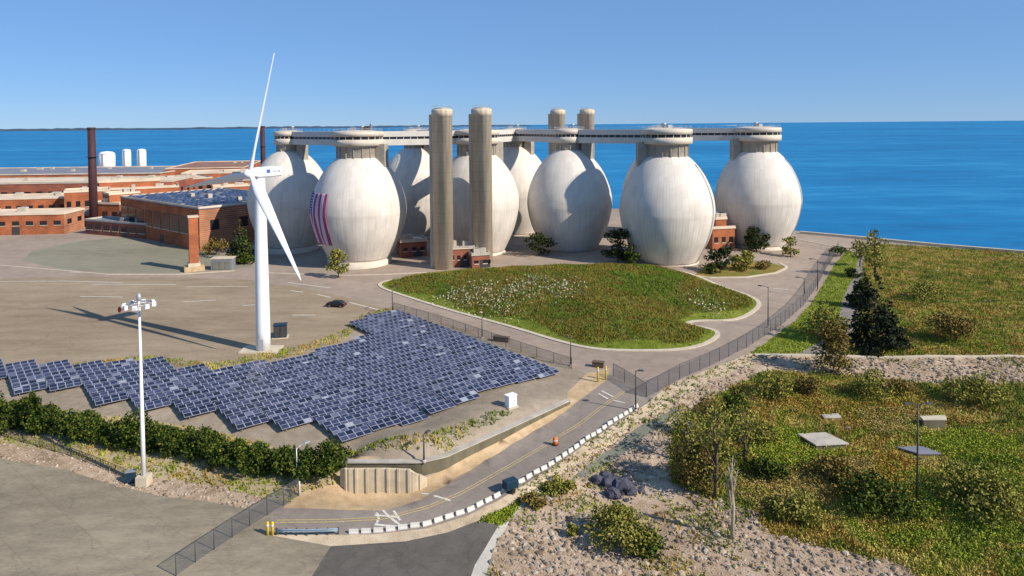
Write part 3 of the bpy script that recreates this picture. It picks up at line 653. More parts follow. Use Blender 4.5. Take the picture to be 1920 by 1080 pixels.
def make_egg(rc, rn, shaft):
    t = thing('egg_digester', (0, 0, 0), 'x', 'digester tank', 'egg shaped digester tanks')
    MB().lathe(SHELL, 112).build('shell', M['egg'], t)
    MB().lathe([(9.4, -4), (9.4, 1.7), (9.15, 1.9), (8.9, 2.1)], 80).build('base_ring', M['cap'], t)
    rb = MB().lathe([(rn, 31.0), (rn, 36.4), (rc - .5, 37.0)], 48, caps=False)
    for i in range(16):
        a = 2 * math.pi * i / 16; rb.box((math.cos(a) * (rn + .1), math.sin(a) * (rn + .1), 34.6), (.3, .25, 3.6), a)
    rb.build('neck', M['neck'], t)
    cp_ = MB().lathe([(rc - .3, 36.9), (rc, 37.0), (rc, 38.8), (rc - .35, 38.85)], 56).build('cap', M['cap'], t)
    MB().lathe([(rc - .45, 38.8), (rc - .45, 39.75)], 56).build('window_band', M['dark'], cp_)
    MB().lathe([(rc - .3, 39.7), (rc, 39.75), (rc, 41.2), (rc - .3, 41.3), (rc * .4, 41.7), (.2, 41.75)], 56).build('cap_roof', M['cap'], cp_)
    mu = MB()
    for i in range(20):
        a = 2 * math.pi * i / 20; mu.box((math.cos(a) * (rc - .4), math.sin(a) * (rc - .4), 39.27), (.22, .2, .94), a)
    mu.build('mullion', M['cap'], cp_)
    rl = MB(); n = 20
    for i in range(n):
        a = 2 * math.pi * i / n; rl.tube([((rc - .4) * math.cos(a), (rc - .4) * math.sin(a), 41.2), ((rc - .4) * math.cos(a), (rc - .4) * math.sin(a), 42.2)], .035, 4)
    for zz in (41.75, 42.2):
        rl.tube([((rc - .4) * math.cos(2 * math.pi * i / 40), (rc - .4) * math.sin(2 * math.pi * i / 40), zz) for i in range(41)], .035, 4)
    rl.build('railing', M['steel'], t)
    MB().lathe([(.45, 41.6), (.45, 42.6), (.7, 42.7), (.7, 43.0), (.1, 43.2)], 12, (1.2, .4, 0)).build('roof_vent', M['steel'], t); MB().box((-1.3, -.6, 42.1), (1.5, 1.1, .9)).build('roof_hatch', M['steel'], t)
    ang, rr = shaft
    sx, sy = math.cos(ang) * rr, math.sin(ang) * rr; sz = egg_r_top(rr) - 2.5
    sb = MB(); sb.box((sx, sy, (37.4 + sz) / 2), (3.0, 2.6, 37.4 - sz), ang); sb.build('support_shaft', M['neck'], t, bevel=.08)
    ld = MB()
    for k in range(40):
        z = 2.2 + k * .75; r0 = egg_r(z) + .12; a = ang + R(140)
        if z < 31: ra_ = r0; ld.box((math.cos(a) * r0, math.sin(a) * r0, z), (.1, .7, .1), a)
    for da in (-.035, .035):
        ld.tube([((egg_r(z) + .12) * math.cos(a + da * 8 / egg_r(z)), (egg_r(z) + .12) * math.sin(a + da * 8 / egg_r(z)), z) for z in np.linspace(2, 31, 24)], .06, 4)
    ld.build('ladder', M['steel'], t)
    return t
def egg_r_top(rr):
    zz = [q[1] for q in SHELL if q[1] > 18]; r_ = [q[0] for q in SHELL if q[1] > 18]
    return float(np.interp(rr, r_[::-1], zz[::-1]))
EGGS = {  # picture column, distance, prototype, label
    'A': (671, 216, 'big', 'pale egg shaped digester tank with a large hanging flag on its left side'),
    'E': (893, 227, 'big', 'pale egg shaped digester tank behind the two near concrete towers'),
    'B': (1250, 207, 'big', 'pale egg shaped digester tank behind the grassy mound, streaked, with a wide cap'),
    'C': (1421, 235, 'big', 'pale egg shaped digester tank rightmost of all, next to the open sea'),
    'D': (1067, 229, 'small', 'egg shaped digester tank half in shadow in front of the two far concrete towers'),
    'G': (541, 240, 'small', 'egg shaped digester tank in blue shadow directly behind the wind turbine'),
    'F': (778, 262, 'small', 'shadowed egg shaped digester tank seen between the flag tank and the near concrete tower'),
    'I': (964, 264, 'small', 'egg shaped digester tank mostly hidden behind the tank with the concrete towers'),
    'H': (1240, 250, 'small', 'egg shaped digester tank almost wholly hidden behind the wide capped streaked tank'),
}
EP = {k: PD(v[0], v[1]) for k, v in EGGS.items()}
proto = {'big': make_egg(7.5, 6.2, (R(-15), 7.6)), 'small': make_egg(5.0, 4.0, (R(-30), 6.4))}
used = set()
for k, (u, d, kind, lab) in EGGS.items():
    o = proto[kind] if kind not in used else copy_tree(proto[kind]); used.add(kind)
    o.location = (EP[k][0], EP[k][1], 0); o['label'] = lab
    if kind == 'big' and k in 'BC': o.rotation_euler.z = R(180 + 20)
    o.scale = (1.05, 1.05, 1) if k == 'A' else (1, 1, 1)
    if k == 'E': o.rotation_euler.z = R(40)

# hanging flag on tank A, following the shell
def flag():
    a0, a1 = R(-180), R(-118); nU, nV = 40, 34; V = []; Fs = []; uv = []
    for j in range(nV + 1):
        z = 7.5 + (23.0 - 7.5) * j / nV
        for i in range(nU + 1):
            a = a0 + (a1 - a0) * i / nU; r = egg_r(z) * 1.05 + .34 + .22 * math.sin(i * .58 + .9 * math.sin(j * .22)) * (1.15 - j / nV)
            V.append((r * math.cos(a), r * math.sin(a), z)); uv.append((i / nU, j / nV))
    for j in range(nV):
        for i in range(nU): q = j * (nU + 1) + i; Fs.append((q, q + 1, q + nU + 2, q + nU + 1))
    o = MB().add(V, Fs, True).build('flag', M['flag']); o.location = (EP['A'][0], EP['A'][1], 0)
    ul = o.data.uv_layers.new(name='UVMap')
    for lp_ in o.data.loops: ul.data[lp_.index].uv = uv[lp_.vertex_index]
    so = o.modifiers.new('thickness', 'SOLIDIFY'); so.thickness = .05
    tag(o, 'huge stars and stripes flag hanging upright on the side of a pale tank', 'flag')
flag()

# elevated galleries
def gallery(a, b, label, ra=0, rb=0, z=37.2, w=3.4, posts=()):
    a = np.array(a, float); b = np.array(b, float); d = b - a; L0 = np.linalg.norm(d); d /= L0; a = a + d * ra; b = b - d * rb; L = np.linalg.norm(b - a)
    t = thing('gallery_bridge', (a[0], a[1], 0), label, 'walkway bridge', 'enclosed galleries between the tank tops', math.atan2(d[1], d[0]))
    MB().box((L / 2, 0, z + .6), (L, w, 1.9)).build('deck', M['gallery'], t)
    MB().box((L / 2, 0, z + 1.95), (L - .1, w - .4, .95)).build('window_band', M['dark'], t)
    m = MB()
    for i in range(int(L / 2.2) + 1): m.box((min(L - .2, .2 + i * 2.2), 0, z + 1.95), (.16, w - .3, .9))
    m.build('mullion', M['gallery'], t)
    MB().box((L / 2, 0, z + 3.2), (L, w, 1.7)).build('roof', M['gallery'], t)
    r = MB()
    for sy in (-1, 1):
        r.tube([(0, sy * (w / 2 - .15), z + 4.95), (L, sy * (w / 2 - .15), z + 4.95)], .04, 4)
        for i in range(int(L / 2.5) + 1): r.tube([(min(L, i * 2.5), sy * (w / 2 - .15), z + 4.0), (min(L, i * 2.5), sy * (w / 2 - .15), z + 4.95)], .035, 4)
    r.build('railing', M['steel'], t)
    for f in posts: MB().box((L * f, 0, z / 2 - 1), (1.1, 1.6, z + 1.9)).build('column', M['conc2'], t)
    return t
gallery(EP['A'], EP['G'], 'grey enclosed gallery running from the flag tank back to the tank behind the turbine', 7.2, 4.7)
gallery(EP['A'], EP['E'], 'sunlit white gallery running from the flag tank past the near concrete towers', 7.2, 7.2)
gallery(EP['E'], EP['I'], 'white gallery right of the near towers leading to the tank behind', 7.2, 4.7)
gallery(EP['I'], EP['D'], 'short shaded gallery just left of the half shadowed tank', 4.7, 4.7)
gallery(EP['D'], EP['B'], 'shaded grey gallery between the half shadowed tank and the wide capped streaked tank', 4.7, 7.2)
gallery(EP['C'], EP['H'], 'dark shaded gallery on the left of the rightmost tank', 7.2, 4.7, posts=(.06,))
gallery(EP['E'], EP['F'], 'gallery hidden behind the left near concrete tower', 7.2, 4.7)
eq = thing('roof_equipment', (EP['A'][0] + 2.0, EP['A'][1] + 1, 41.6), 'small grey machinery box with ducts on the cap of the flag tank', 'roof equipment')
MB().box((0, 0, .7), (2.6, 1.6, 1.4)).build('housing', M['dsteel'], eq, .05); MB().lathe([(.4, 0), (.4, 1.9), (.55, 2.0), (.1, 2.2)], 10, (1.9, 0, 0)).build('duct', M['steel'], eq)

# concrete lift towers
def lift_tower(u, dist, label, top=47.8):
    p = PD(u, dist); t = thing('concrete_tower', (p[0], p[1], -1), label, 'tower', 'concrete lift towers')
    MB().lathe([(3.0, 0), (3.0, top - 1.2), (3.15, top - 1.15), (3.15, top + .6), (2.9, top + 1)], 40).build('shaft', M['conc'], t)
    w = MB().box((-2.6, 1.3, (top - .6) / 2), (2.6, 3.0, top - .6)).build('service_riser', M['conc'], t, .06)
    MB().lathe([(2.3, top + .9), (2.3, top + 1.3), (.1, top + 1.5)], 24).build('roof_cap', M['conc2'], t)
    ra = MB()
    for k in range(9):
        a = math.pi * 2 * k / 9; ra.tube([(2.7 * math.cos(a), 2.7 * math.sin(a), top + .9), (2.7 * math.cos(a), 2.7 * math.sin(a), top + 1.9)], .04, 4)
    ra.tube([(2.7 * math.cos(math.pi * 2 * k / 24), 2.7 * math.sin(math.pi * 2 * k / 24), top + 1.9) for k in range(25)], .04, 4)
    ra.build('railing', M['steel'], t)
lift_tower(829, 206, 'tall round concrete tower, left of the near pair in front of the tanks')
lift_tower(903, 209, 'tall round concrete tower, right of the near pair in front of the tanks', 47.9)
lift_tower(1046, 292, 'far round concrete tower, left of the pair rising behind the half shadowed tank', 49)
lift_tower(1101, 292, 'far round concrete tower, right of the pair rising behind the half shadowed tank', 49)

# ------------------------------------------------------------------ wind turbine
tb = P(494, 657)
tur = thing('wind_turbine', tuple(tb), 'white three bladed wind turbine standing on a concrete pad beside the solar field', 'wind turbine')
HUBZ = 34.2 + tb[2]
MB().lathe([(1.36, 0.25), (1.34, 4), (1.22, 16), (1.05, 28), (.95, 33.0), (.95, 33.2)], 32).build('tower', M['white'], tur)
MB().prism([(-4.2, -1.9), (3.2, -1.9), (3.2, 2.3), (-4.2, 2.3)], -.3, .28).build('concrete_pad', M['kerb'], tur, .03)
MB().box((0, -1.36, 1.5), (.9, .12, 2.1)).build('door', M['greymark'], tur)
ax = Vector((-.60, -.80, 0)).normalized(); pl = Vector((.80, -.60, 0)).normalized()
azm = math.atan2(ax.y, ax.x)
nac = MB()
prof = [(-4.6, .65), (-4.3, .98), (-2.2, 1.06), (.9, 1.02), (1.5, .75)]
V = []; Fs = []
for x, s_ in prof:
    for k in range(12):
        q = 2 * math.pi * k / 12; cy_, cz_ = math.cos(q), math.sin(q)
        V.append((x, s_ * math.copysign(abs(cy_) ** .55, cy_), .1 + s_ * math.copysign(abs(cz_) ** .55, cz_)))
for j in range(4):
    for k in range(12): k2 = (k + 1) % 12; Fs.append((j * 12 + k, j * 12 + k2, (j + 1) * 12 + k2, (j + 1) * 12 + k))
Fs += [tuple(reversed(range(12))), tuple(48 + k for k in range(12))]
nac.add(V, Fs); nc = nac.build('nacelle', M['white'], tur, .06); nc.location = (0, 0, 34.2); nc.rotation_euler.z = azm
# marks on the nacelle flank seen by the viewer: a blue emblem and a grey line of lettering
MB().box((-1.2, 1.075, .3), (.8, .03, .7)).build('emblem', M['blue'], nc)
lt = MB()
for k, wd in enumerate([.3, .22, .3, .26, .14, .3, .26]): lt.box((-1.95 - k * .3, 1.07, .25), (wd * .8, .03, .32))
lt.build('lettering', M['greymark'], nc)
MB().tube([(-3.6, 0, 1.0), (-3.6, 0, 2.2)], .05, 5).build('wind_vane', M['steel'], nc)
hubc = Vector((0, 0, 34.2)) + ax * 2.2
hb = MB().lathe([(.85, -.8), (.9, 0), (.8, .6), (.45, 1.05), (.1, 1.2)], 20).build('hub', M['white'], tur)
hb.location = hubc; hb.rotation_euler = ax.to_track_quat('Z', 'Y').to_euler()
def blade(phi):
    rd = pl * math.cos(phi) + Vector((0, 0, 1)) * math.sin(phi)
    tg = ax.cross(rd).normalized(); V = []; Fs = []
    st = [(0.6, .45, .45, 0), (1.6, .5, .42, .1), (4.2, 1.1, .24, .22), (8, .95, .16, .12), (13, .68, .11, .1), (18, .42, .07, .05), (22, .25, .04, .02), (23.6, .08, .02, 0)]
    for s_, ch, th, tw in st:
        tw += R(-53); ca = (tg * math.cos(tw) + ax * math.sin(tw)); na = rd.cross(ca).normalized()
        for k in range(10):
            q = 2 * math.pi * k / 10
            V.append(hubc + rd * s_ + ca * (ch * (math.cos(q) + .25 * (1 - th))) + na * (th * math.sin(q)))
    for j in range(len(st) - 1):
        for k in range(10): k2 = (k + 1) % 10; Fs.append((j * 10 + k, j * 10 + k2, (j + 1) * 10 + k2, (j + 1) * 10 + k))
    Fs.append(tuple((len(st) - 1) * 10 + k for k in range(10)))
    MB().add(V, Fs, True).build('blade', M['white'], tur)
for ph in (69, -51, 189): blade(R(ph))
# transformer cabinet by the turbine
cbp = P(526, 632)
cb = thing('transformer_cabinet', tuple(cbp), 'dark teal transformer cabinet standing right of the wind turbine tower', 'cabinet', rz=R(12))
MB().box((0, 0, 1.35), (2.5, 1.8, 2.5)).build('housing', M['teal'], cb, .06); MB().box((0, 0, 2.66), (2.7, 2.0, .12)).build('lid', M['teal'], cb)
MB().box((0, 0, .02), (3.2, 2.5, .16)).build('plinth', M['kerb'], cb); d_ = MB(); d_.box((-.6, -.92, 1.35), (1.0, .05, 2.1)); d_.box((.6, -.92, 1.35), (1.0, .05, 2.1)); d_.build('door', M['dsteel'], cb)

# ------------------------------------------------------------------ solar field
U = np.array([.800, .600]); Vv = np.array([-.640, .768])
def solar_rack():
    t = thing('solar_panel_rack', (0, 0, 0), 'rack of dark blue solar panels tilted towards the sun in the field below the turbine', 'solar panel', 'solar panel racks in the field')
    nx, L, Dp = 4, 4.45, 1.85; tilt = R(14); cz, sz = math.cos(tilt), math.sin(tilt)
    pan = MB(); fr = MB(); w = L / nx
    def q(x, y, z): return (x, y * cz - z * sz, .75 + y * sz + z * cz)
    for i in range(nx):
        x0, x1 = -L / 2 + i * w + .068, -L / 2 + (i + 1) * w - .068
        for y0, y1 in ((-Dp / 2 + .06, -.05), (.05, Dp / 2 - .06)):
            pan.add([q(x0, y0, .03), q(x1, y0, .03), q(x1, y1, .03), q(x0, y1, .03)], [(0, 1, 2, 3)])
    a = L / 2; b = Dp / 2
    for z0, z1 in ((-.04, .018),):
        fr.add([q(-a, -b, z0), q(a, -b, z0), q(a, b, z0), q(-a, b, z0), q(-a, -b, z1), q(a, -b, z1), q(a, b, z1), q(-a, b, z1)], [(0, 3, 2, 1), (4, 5, 6, 7), (0, 1, 5, 4), (1, 2, 6, 5), (2, 3, 7, 6), (3, 0, 4, 7)])
    pan.build('panel', M['solar'], t); fr.build('frame', M['frame'], t)
    for sx in (-1, 1):
        lg = MB().tube([(sx * 1.5, -.55 * cz, -.15), (sx * 1.5, -.55 * cz, .66 - .55 * sz), (sx * 1.5, .55 * cz, .66 + .55 * sz), (sx * 1.5, .55 * cz, -.15)], .05, 5)
        lg.build('leg', M['steel'], t)
    return t
field_px = [(735, 590), (1066, 703), (640, 838), (560, 800), (490, 812), (425, 772), (350, 786), (278, 752), (205, 762), (150, 725), (60, 735), (-40, 700), (-60, 690), (121, 694), (270, 683), (385, 706), (560, 676), (640, 654), (690, 628), (645, 618), (690, 600)]
fieldW = W(field_px); fo = np.array(W([(640, 838)])[0])
rack = solar_rack(); cnt = 0; rz = math.atan2(U[1], U[0]); first = True
for j in range(0, 48):
    for i in range(-32, 12):
        c = fo + U * (2.25 + i * 4.55) + Vv * (.6 + j * 2.2)
        if inpoly([c[0]], [c[1]], fieldW)[0] or (c[0] < -42 and polydist([c[0]], [c[1]], fieldW)[0] < 1.0):
            o = rack if first else copy_tree(rack); first = False; cnt += 1
            o.location = (c[0], c[1], zt(*c)); o.rotation_euler = (0, 0, rz + R(random.uniform(-.5, .5)))
print('racks', cnt)
ip = P(958, 763); iv = thing('inverter_cabinet', tuple(ip), 'small white inverter cabinet at the roadside edge of the solar field', 'cabinet', rz=R(38))
MB().box((0, 0, 1.0), (1.5, 1.0, 1.6)).build('housing', M['cabinet'], iv, .05); MB().box((0, 0, 1.86), (1.65, 1.15, .1)).build('lid', M['cabinet'], iv); MB().box((0, 0, .05), (1.9, 1.4, .3)).build('plinth', M['conc2'], iv); MB().box((.3, -.52, 1.0), (.06, .05, .3)).build('handle', M['dsteel'], iv)

# retaining wall
q = seg(wt, 60); tq = np.gradient(q[:, :2], axis=0); tq /= np.linalg.norm(tq, axis=1)[:, None]; nq = np.c_[-tq[:, 1], tq[:, 0]]
if (nq[5] @ off) < 0: nq = -nq
drop = np.interp(np.linspace(0, 1, 60), np.linspace(0, 1, 5), WALL_DROP)
def wall_strip(n0, n1, z0, z1):
    V = []; Fs = []; n = len(q)
    for k, (o_, z_) in enumerate([(n0, z0), (n0, z1), (n1, z1), (n1, z0)]):
        for i in range(n):
            p = q[i, :2] + nq[i] * o_; V.append((p[0], p[1], z_ if np.isscalar(z_) else z_[i]))
    for k in range(4):
        for i in range(n - 1): Fs.append((k * n + i, ((k + 1) % 4) * n + i, ((k + 1) % 4) * n + i + 1, k * n + i + 1))
    Fs += [(0, n, 2 * n, 3 * n), (n - 1, 4 * n - 1, 3 * n - 1, 2 * n - 1)]
    return MB().add(V, Fs)
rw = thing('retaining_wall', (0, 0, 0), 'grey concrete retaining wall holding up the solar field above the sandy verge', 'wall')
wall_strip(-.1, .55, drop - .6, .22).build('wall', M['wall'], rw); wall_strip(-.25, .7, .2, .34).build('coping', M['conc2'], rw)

# ------------------------------------------------------------------ fences
def fence(name, px, label, height=2.4, spacing=3.2, material='link', post='dsteel', cat='fence', world=None):
    p = np.array(world if world is not None else [P(u, v)[:2] for u, v in px]); L = np.linalg.norm(np.diff(p, axis=0), axis=1).sum(); n = max(2, int(L / spacing) + 1)
    q_ = seg(p, n); z = hh(*q_.T); o = q_[0]
    t = thing(name, (o[0], o[1], z[0]), label, cat)
    loc = [(q_[i][0] - o[0], q_[i][1] - o[1], z[i] - z[0]) for i in range(n)]
    for a in loc[:95]:
        MB().tube([(a[0], a[1], -.2 + a[2]), (a[0], a[1], a[2] + height)], .05, 6).build('post', M[post], t)
    V = []; Fs = []; uv = []; s = 0
    for i, a in enumerate(loc):
        if i: s += np.linalg.norm(np.array(a) - np.array(loc[i - 1]))
        V += [(a[0], a[1], a[2] + .05), (a[0], a[1], a[2] + height - .05)]; uv += [(s, 0), (s, height)]
        if i: Fs.append((2 * i - 2, 2 * i, 2 * i + 1, 2 * i - 1))
    m = MB().add(V, Fs).build('mesh_panel', M[material], t); ul = m.data.uv_layers.new(name='UVMap')
    for lp_ in m.data.loops: ul.data[lp_.index].uv = uv[lp_.vertex_index]
    MB().tube([(a[0], a[1], a[2] + height - .03) for a in loc], .035, 5).build('top_rail', M[post], t)
    return t
fence('chain_link_fence', [(1212, 745), (1300, 700), (1400, 652), (1462, 612), (1505, 575), (1530, 540), (1548, 505), (1572, 468)], 'dark chain link fence running along the right side of the plaza road', 2.6)
fence('chain_link_fence', [(1150, 705), (1180, 722), (1212, 745)], 'short chain link gate section across the road by the dark post', 2.2, 2.5)
fence('chain_link_fence', [(738, 583), (830, 610), (930, 645), (1010, 672), (1072, 692)], 'chain link fence between the solar field and the road below the mound', 2.0, 4)
fence('chain_link_fence', [(560, 930), (520, 955), (470, 985), (420, 1018), (370, 1052), (330, 1080)], 'chain link fence with dark posts dividing the lower left yard from the road', 2.3, 2.2)
fence('chain_link_fence', [(-40, 800), (60, 835), (130, 855), (190, 878), (245, 902)], 'low dark fence along the bank in front of the left end of the hedge', 1.3, 3)
bw = seg([P(u, v)[:2] for u, v in [(640, 908), (655, 921), (720, 923), (778, 921), (800, 912)]], 26); o_ = bw[0]
bt = thing('beige_wall', (o_[0], o_[1], 0), 'pale beige ribbed retaining wall on the inside of the road bend', 'wall'); tt = np.gradient(bw, axis=0); tt /= np.linalg.norm(tt, axis=1)[:, None]; nb_ = np.c_[-tt[:, 1], tt[:, 0]]
tz = np.interp(np.linspace(0, 1, 26), [0, .1, .8, 1], [-.2, .15, .15, -1.2]); a_, b_ = bw - o_ + nb_ * .2, bw - o_ - nb_ * .2; zb_ = hh(*bw.T) - .4; n = 26
V = [(*a_[i], zb_[i]) for i in range(n)] + [(*a_[i], tz[i]) for i in range(n)] + [(*b_[i], tz[i]) for i in range(n)] + [(*b_[i], zb_[i]) for i in range(n)]
MB().add(V, [(k * n + i, (k + 1) * n + i, (k + 1) * n + i + 1, k * n + i + 1) for k in range(3) for i in range(n - 1)] + [(0, 3 * n, 2 * n, n), (n - 1, 2 * n - 1, 3 * n - 1, 4 * n - 1)]).build('wall', M['beige'], bt)
for i in range(2, 24, 3): MB().box((b_[i][0], b_[i][1], (tz[i] + zb_[i]) / 2 + .08), (.28, .3, tz[i] - zb_[i] + .1), math.atan2(tt[i][1], tt[i][0])).build('rib', M['beige'], bt)


# concrete barrier blocks along the road
bl = np.array([P(u, v)[:2] for u, v in [(1192, 764), (1120, 812), (1050, 860), (960, 914), (880, 958), (800, 984), (720, 996), (640, 1001)]])
L = np.linalg.norm(np.diff(bl, axis=0), axis=1).sum(); bq = seg(bl, int(L / 1.3))
for i in range(len(bq) - 1):
    d = bq[min(i + 1, len(bq) - 1)] - bq[max(i - 1, 0)]; c = bq[i]
    if i == 0:
        b0 = MB().add([(-.6, -.3, -.05), (.6, -.3, -.05), (.6, -.3, .15), (.6, -.14, .4), (.6, -.1, .8), (.6, .1, .8), (.6, .14, .4), (.6, .3, .15), (.6, .3, -.05), (-.6, .3, -.05), (-.6, .3, .15), (-.6, .14, .4), (-.6, .1, .8), (-.6, -.1, .8), (-.6, -.14, .4), (-.6, -.3, .15)],
                       [(1, 8, 7, 6, 5, 4, 3, 2), (0, 15, 14, 13, 12, 11, 10, 9), (0, 1, 2, 15), (15, 2, 3, 14), (14, 3, 4, 13), (13, 4, 5, 12), (12, 5, 6, 11), (11, 6, 7, 10), (10, 7, 8, 9)]).build('barrier_block', M['white2'])
        tag(b0, 'short white concrete barrier block in the line along the lower road', 'barrier', 'concrete barrier blocks along the road'); o = b0
    else: o = b0.copy(); COL.objects.link(o)
    o.location = (c[0], c[1], zt(*c)); o.scale = (.86, .7, .58); o.rotation_euler.z = math.atan2(d[1], d[0]) + R(random.uniform(-4, 4))

gr_ = seg([P(u, v)[:2] for u, v in [(518, 1003), (570, 1004), (634, 1002)]], 7); o_ = gr_[0]; gz = hh(*gr_.T)
gt = thing('guard_rail', (o_[0], o_[1], gz[0]), 'blue grey guard rail between the yellow bollards and the white barrier blocks', 'guard rail')
for i in range(7): MB().box((gr_[i][0] - o_[0], gr_[i][1] - o_[1], gz[i] - gz[0] + .35), (.14, .14, .9)).build('post', M['dsteel'], gt)
for zz in (.5, .68): MB().tube([(gr_[i][0] - o_[0], gr_[i][1] - o_[1] - .1, gz[i] - gz[0] + zz) for i in range(7)], .09, 6).build('rail', M['bluerail'], gt)

# ------------------------------------------------------------------ poles, bollards, small things
hp = P(270, 908)
hm = thing('high_mast_light', tuple(hp), 'tall white floodlight mast at the lower left with a ring of lamps on top', 'light mast')
MH = 23.6
MB().lathe([(.29, .9), (.25, 8), (.19, 16), (.13, MH)], 14).build('mast', M['white'], hm)
MB().box((0, 0, .45), (1.5, 1.5, 1.5)).build('foundation', M['kerb'], hm, .05)
MB().tube([(1.5 * math.cos(2 * math.pi * k / 24), 1.5 * math.sin(2 * math.pi * k / 24), MH - .3) for k in range(25)], .06, 6).build('lamp_ring', M['steel'], hm)
for k in range(8):
    a = 2 * math.pi * k / 8 + .2; o = bpy.data.objects.new('floodlight', None); link(o, hm); o.location = (1.75 * math.cos(a), 1.75 * math.sin(a), MH - .45); o.rotation_euler.z = a
    MB().box((0, 0, 0), (.42, .6, .55), 0, .8).build('housing', M['white'], o, .04); MB().box((.22, 0, -.05), (.04, .48, .4)).build('lens', M['lens'], o)
    MB().tube([(-1.75, 0, .15), (-.2, 0, .15)], .04, 5).build('bracket', M['steel'], o)
MB().lathe([(.12, MH), (.3, MH + .2), (.3, MH + .7), (.05, MH + 1.1)], 10).build('mast_cap', M['steel'], hm)
MB().lathe([(.12, MH - 1.4), (.2, MH - 1.2), (.2, MH - .9), (.1, MH - .7)], 10, (-2.5, 0, 0)).build('warning_lamp', M['redlamp'], hm)
MB().tube([(-1.5, 0, MH - .5), (-2.5, 0, MH - 1.3)], .04, 5).build('lamp_arm', M['steel'], hm)
ep = P(246, 905); ek = thing('electrical_cabinet', tuple(ep), 'small blue grey cabinet at the foot of the tall floodlight mast', 'cabinet', rz=.3)
MB().box((0, 0, .75), (1.1, .7, 1.5)).build('housing', M['teal'], ek, .04); MB().box((0, 0, 1.53), (1.2, .8, .08)).build('lid', M['steel'], ek)
def street_lamp(u, v, hgt, label, dark=True, arm=1.4, rz=0, heads=1):
    p = P(u, v); t = thing('street_lamp', tuple(p), label, 'street lamp', None, rz); m = M['dsteel'] if dark else M['steel']
    MB().lathe([(.13, 0), (.10, hgt * .5), (.07, hgt)], 10).build('pole', m, t); MB().lathe([(.28, -.1), (.28, .25), (.2, .3)], 12).build('base', M['conc2'], t)
    for k in range(heads):
        s = 1 if k == 0 else -1
        MB().tube([(0, 0, hgt - .25), (s * arm * .5, 0, hgt), (s * arm, 0, hgt + .05)], .05, 6).build('arm', m, t)
        MB().box((s * (arm + .3), 0, hgt + .02), (.9, .42, .2), 0, .8).build('lamp_head', m, t, .03)
street_lamp(1719, 942, 12.0, 'tall dark twin headed street lamp standing in the lower right meadow', heads=2, arm=1.0)
street_lamp(1440, 614, 8.6, 'brown street lamp beside the fence near the right tip of the mound', rz=2.5)
street_lamp(1192, 771, 6.2, 'dark post lamp at the top of the lower road by the barrier blocks', arm=.5)
street_lamp(1070, 686, 5.0, 'dark post lamp at the right corner of the solar field', arm=.6, rz=2)
street_lamp(736, 588, 6.0, 'slim dark lamp post at the top corner of the solar field', arm=.8, rz=1)
street_lamp(904, 634, 4.2, 'slim lamp post on the verge midway along the mound', arm=.7, rz=1)
street_lamp(1533, 545, 8.0, 'dark lamp post by the fence far up the right road', rz=2.6)
street_lamp(1508, 555, 4.5, 'short lamp post far up the right road, left of the fence', rz=2.6)
street_lamp(557, 905, 4.5, 'pale lamp post in front of the right end of the hedge', dark=False, rz=1)
street_lamp(795, 866, 3.6, 'slim dark lamp post beside the bend of the retaining wall', arm=.5, rz=1)
def bollard(u, v, label, m='yellow', hgt=1.4, r_=.16):
    p = P(u, v); t = thing('bollard', tuple(p), label, 'bollard'); MB().lathe([(r_, -.1), (r_, hgt), (r_ * .8, hgt + .08), (.02, hgt + .12)], 14).build('post', M[m], t)
    MB().lathe([(r_ + .01, hgt * .7), (r_ + .01, hgt * .85)], 14).build('band', M['white2'], t)
bollard(502, 1003, 'yellow bollard at the start of the barrier line, left one of two'); bollard(511, 1003, 'yellow bollard at the start of the barrier line, right one of two')
bollard(1121, 716, 'olive yellow gate post at the upper end of the sandy verge', hgt=2.4); bollard(1136, 712, 'olive yellow gate post nearest the road at the top of the sandy verge', hgt=2.2)
bollard(561, 928, 'pale marker post on the verge just right of the hedge', 'white2', 1.6)
bp_ = P(1041, 834); br_ = thing('traffic_barrel', tuple(bp_), 'orange traffic barrel standing on the lower road', 'barrel')
MB().lathe([(.34, .06), (.33, .5), (.28, 1.0), (.1, 1.08)], 16).build('body', M['orange'], br_); MB().lathe([(.44, 0), (.44, .08)], 16).build('rubber_base', M['tyre'], br_); MB().lathe([(.335, .55), (.315, .72)], 16).build('band', M['white2'], br_)
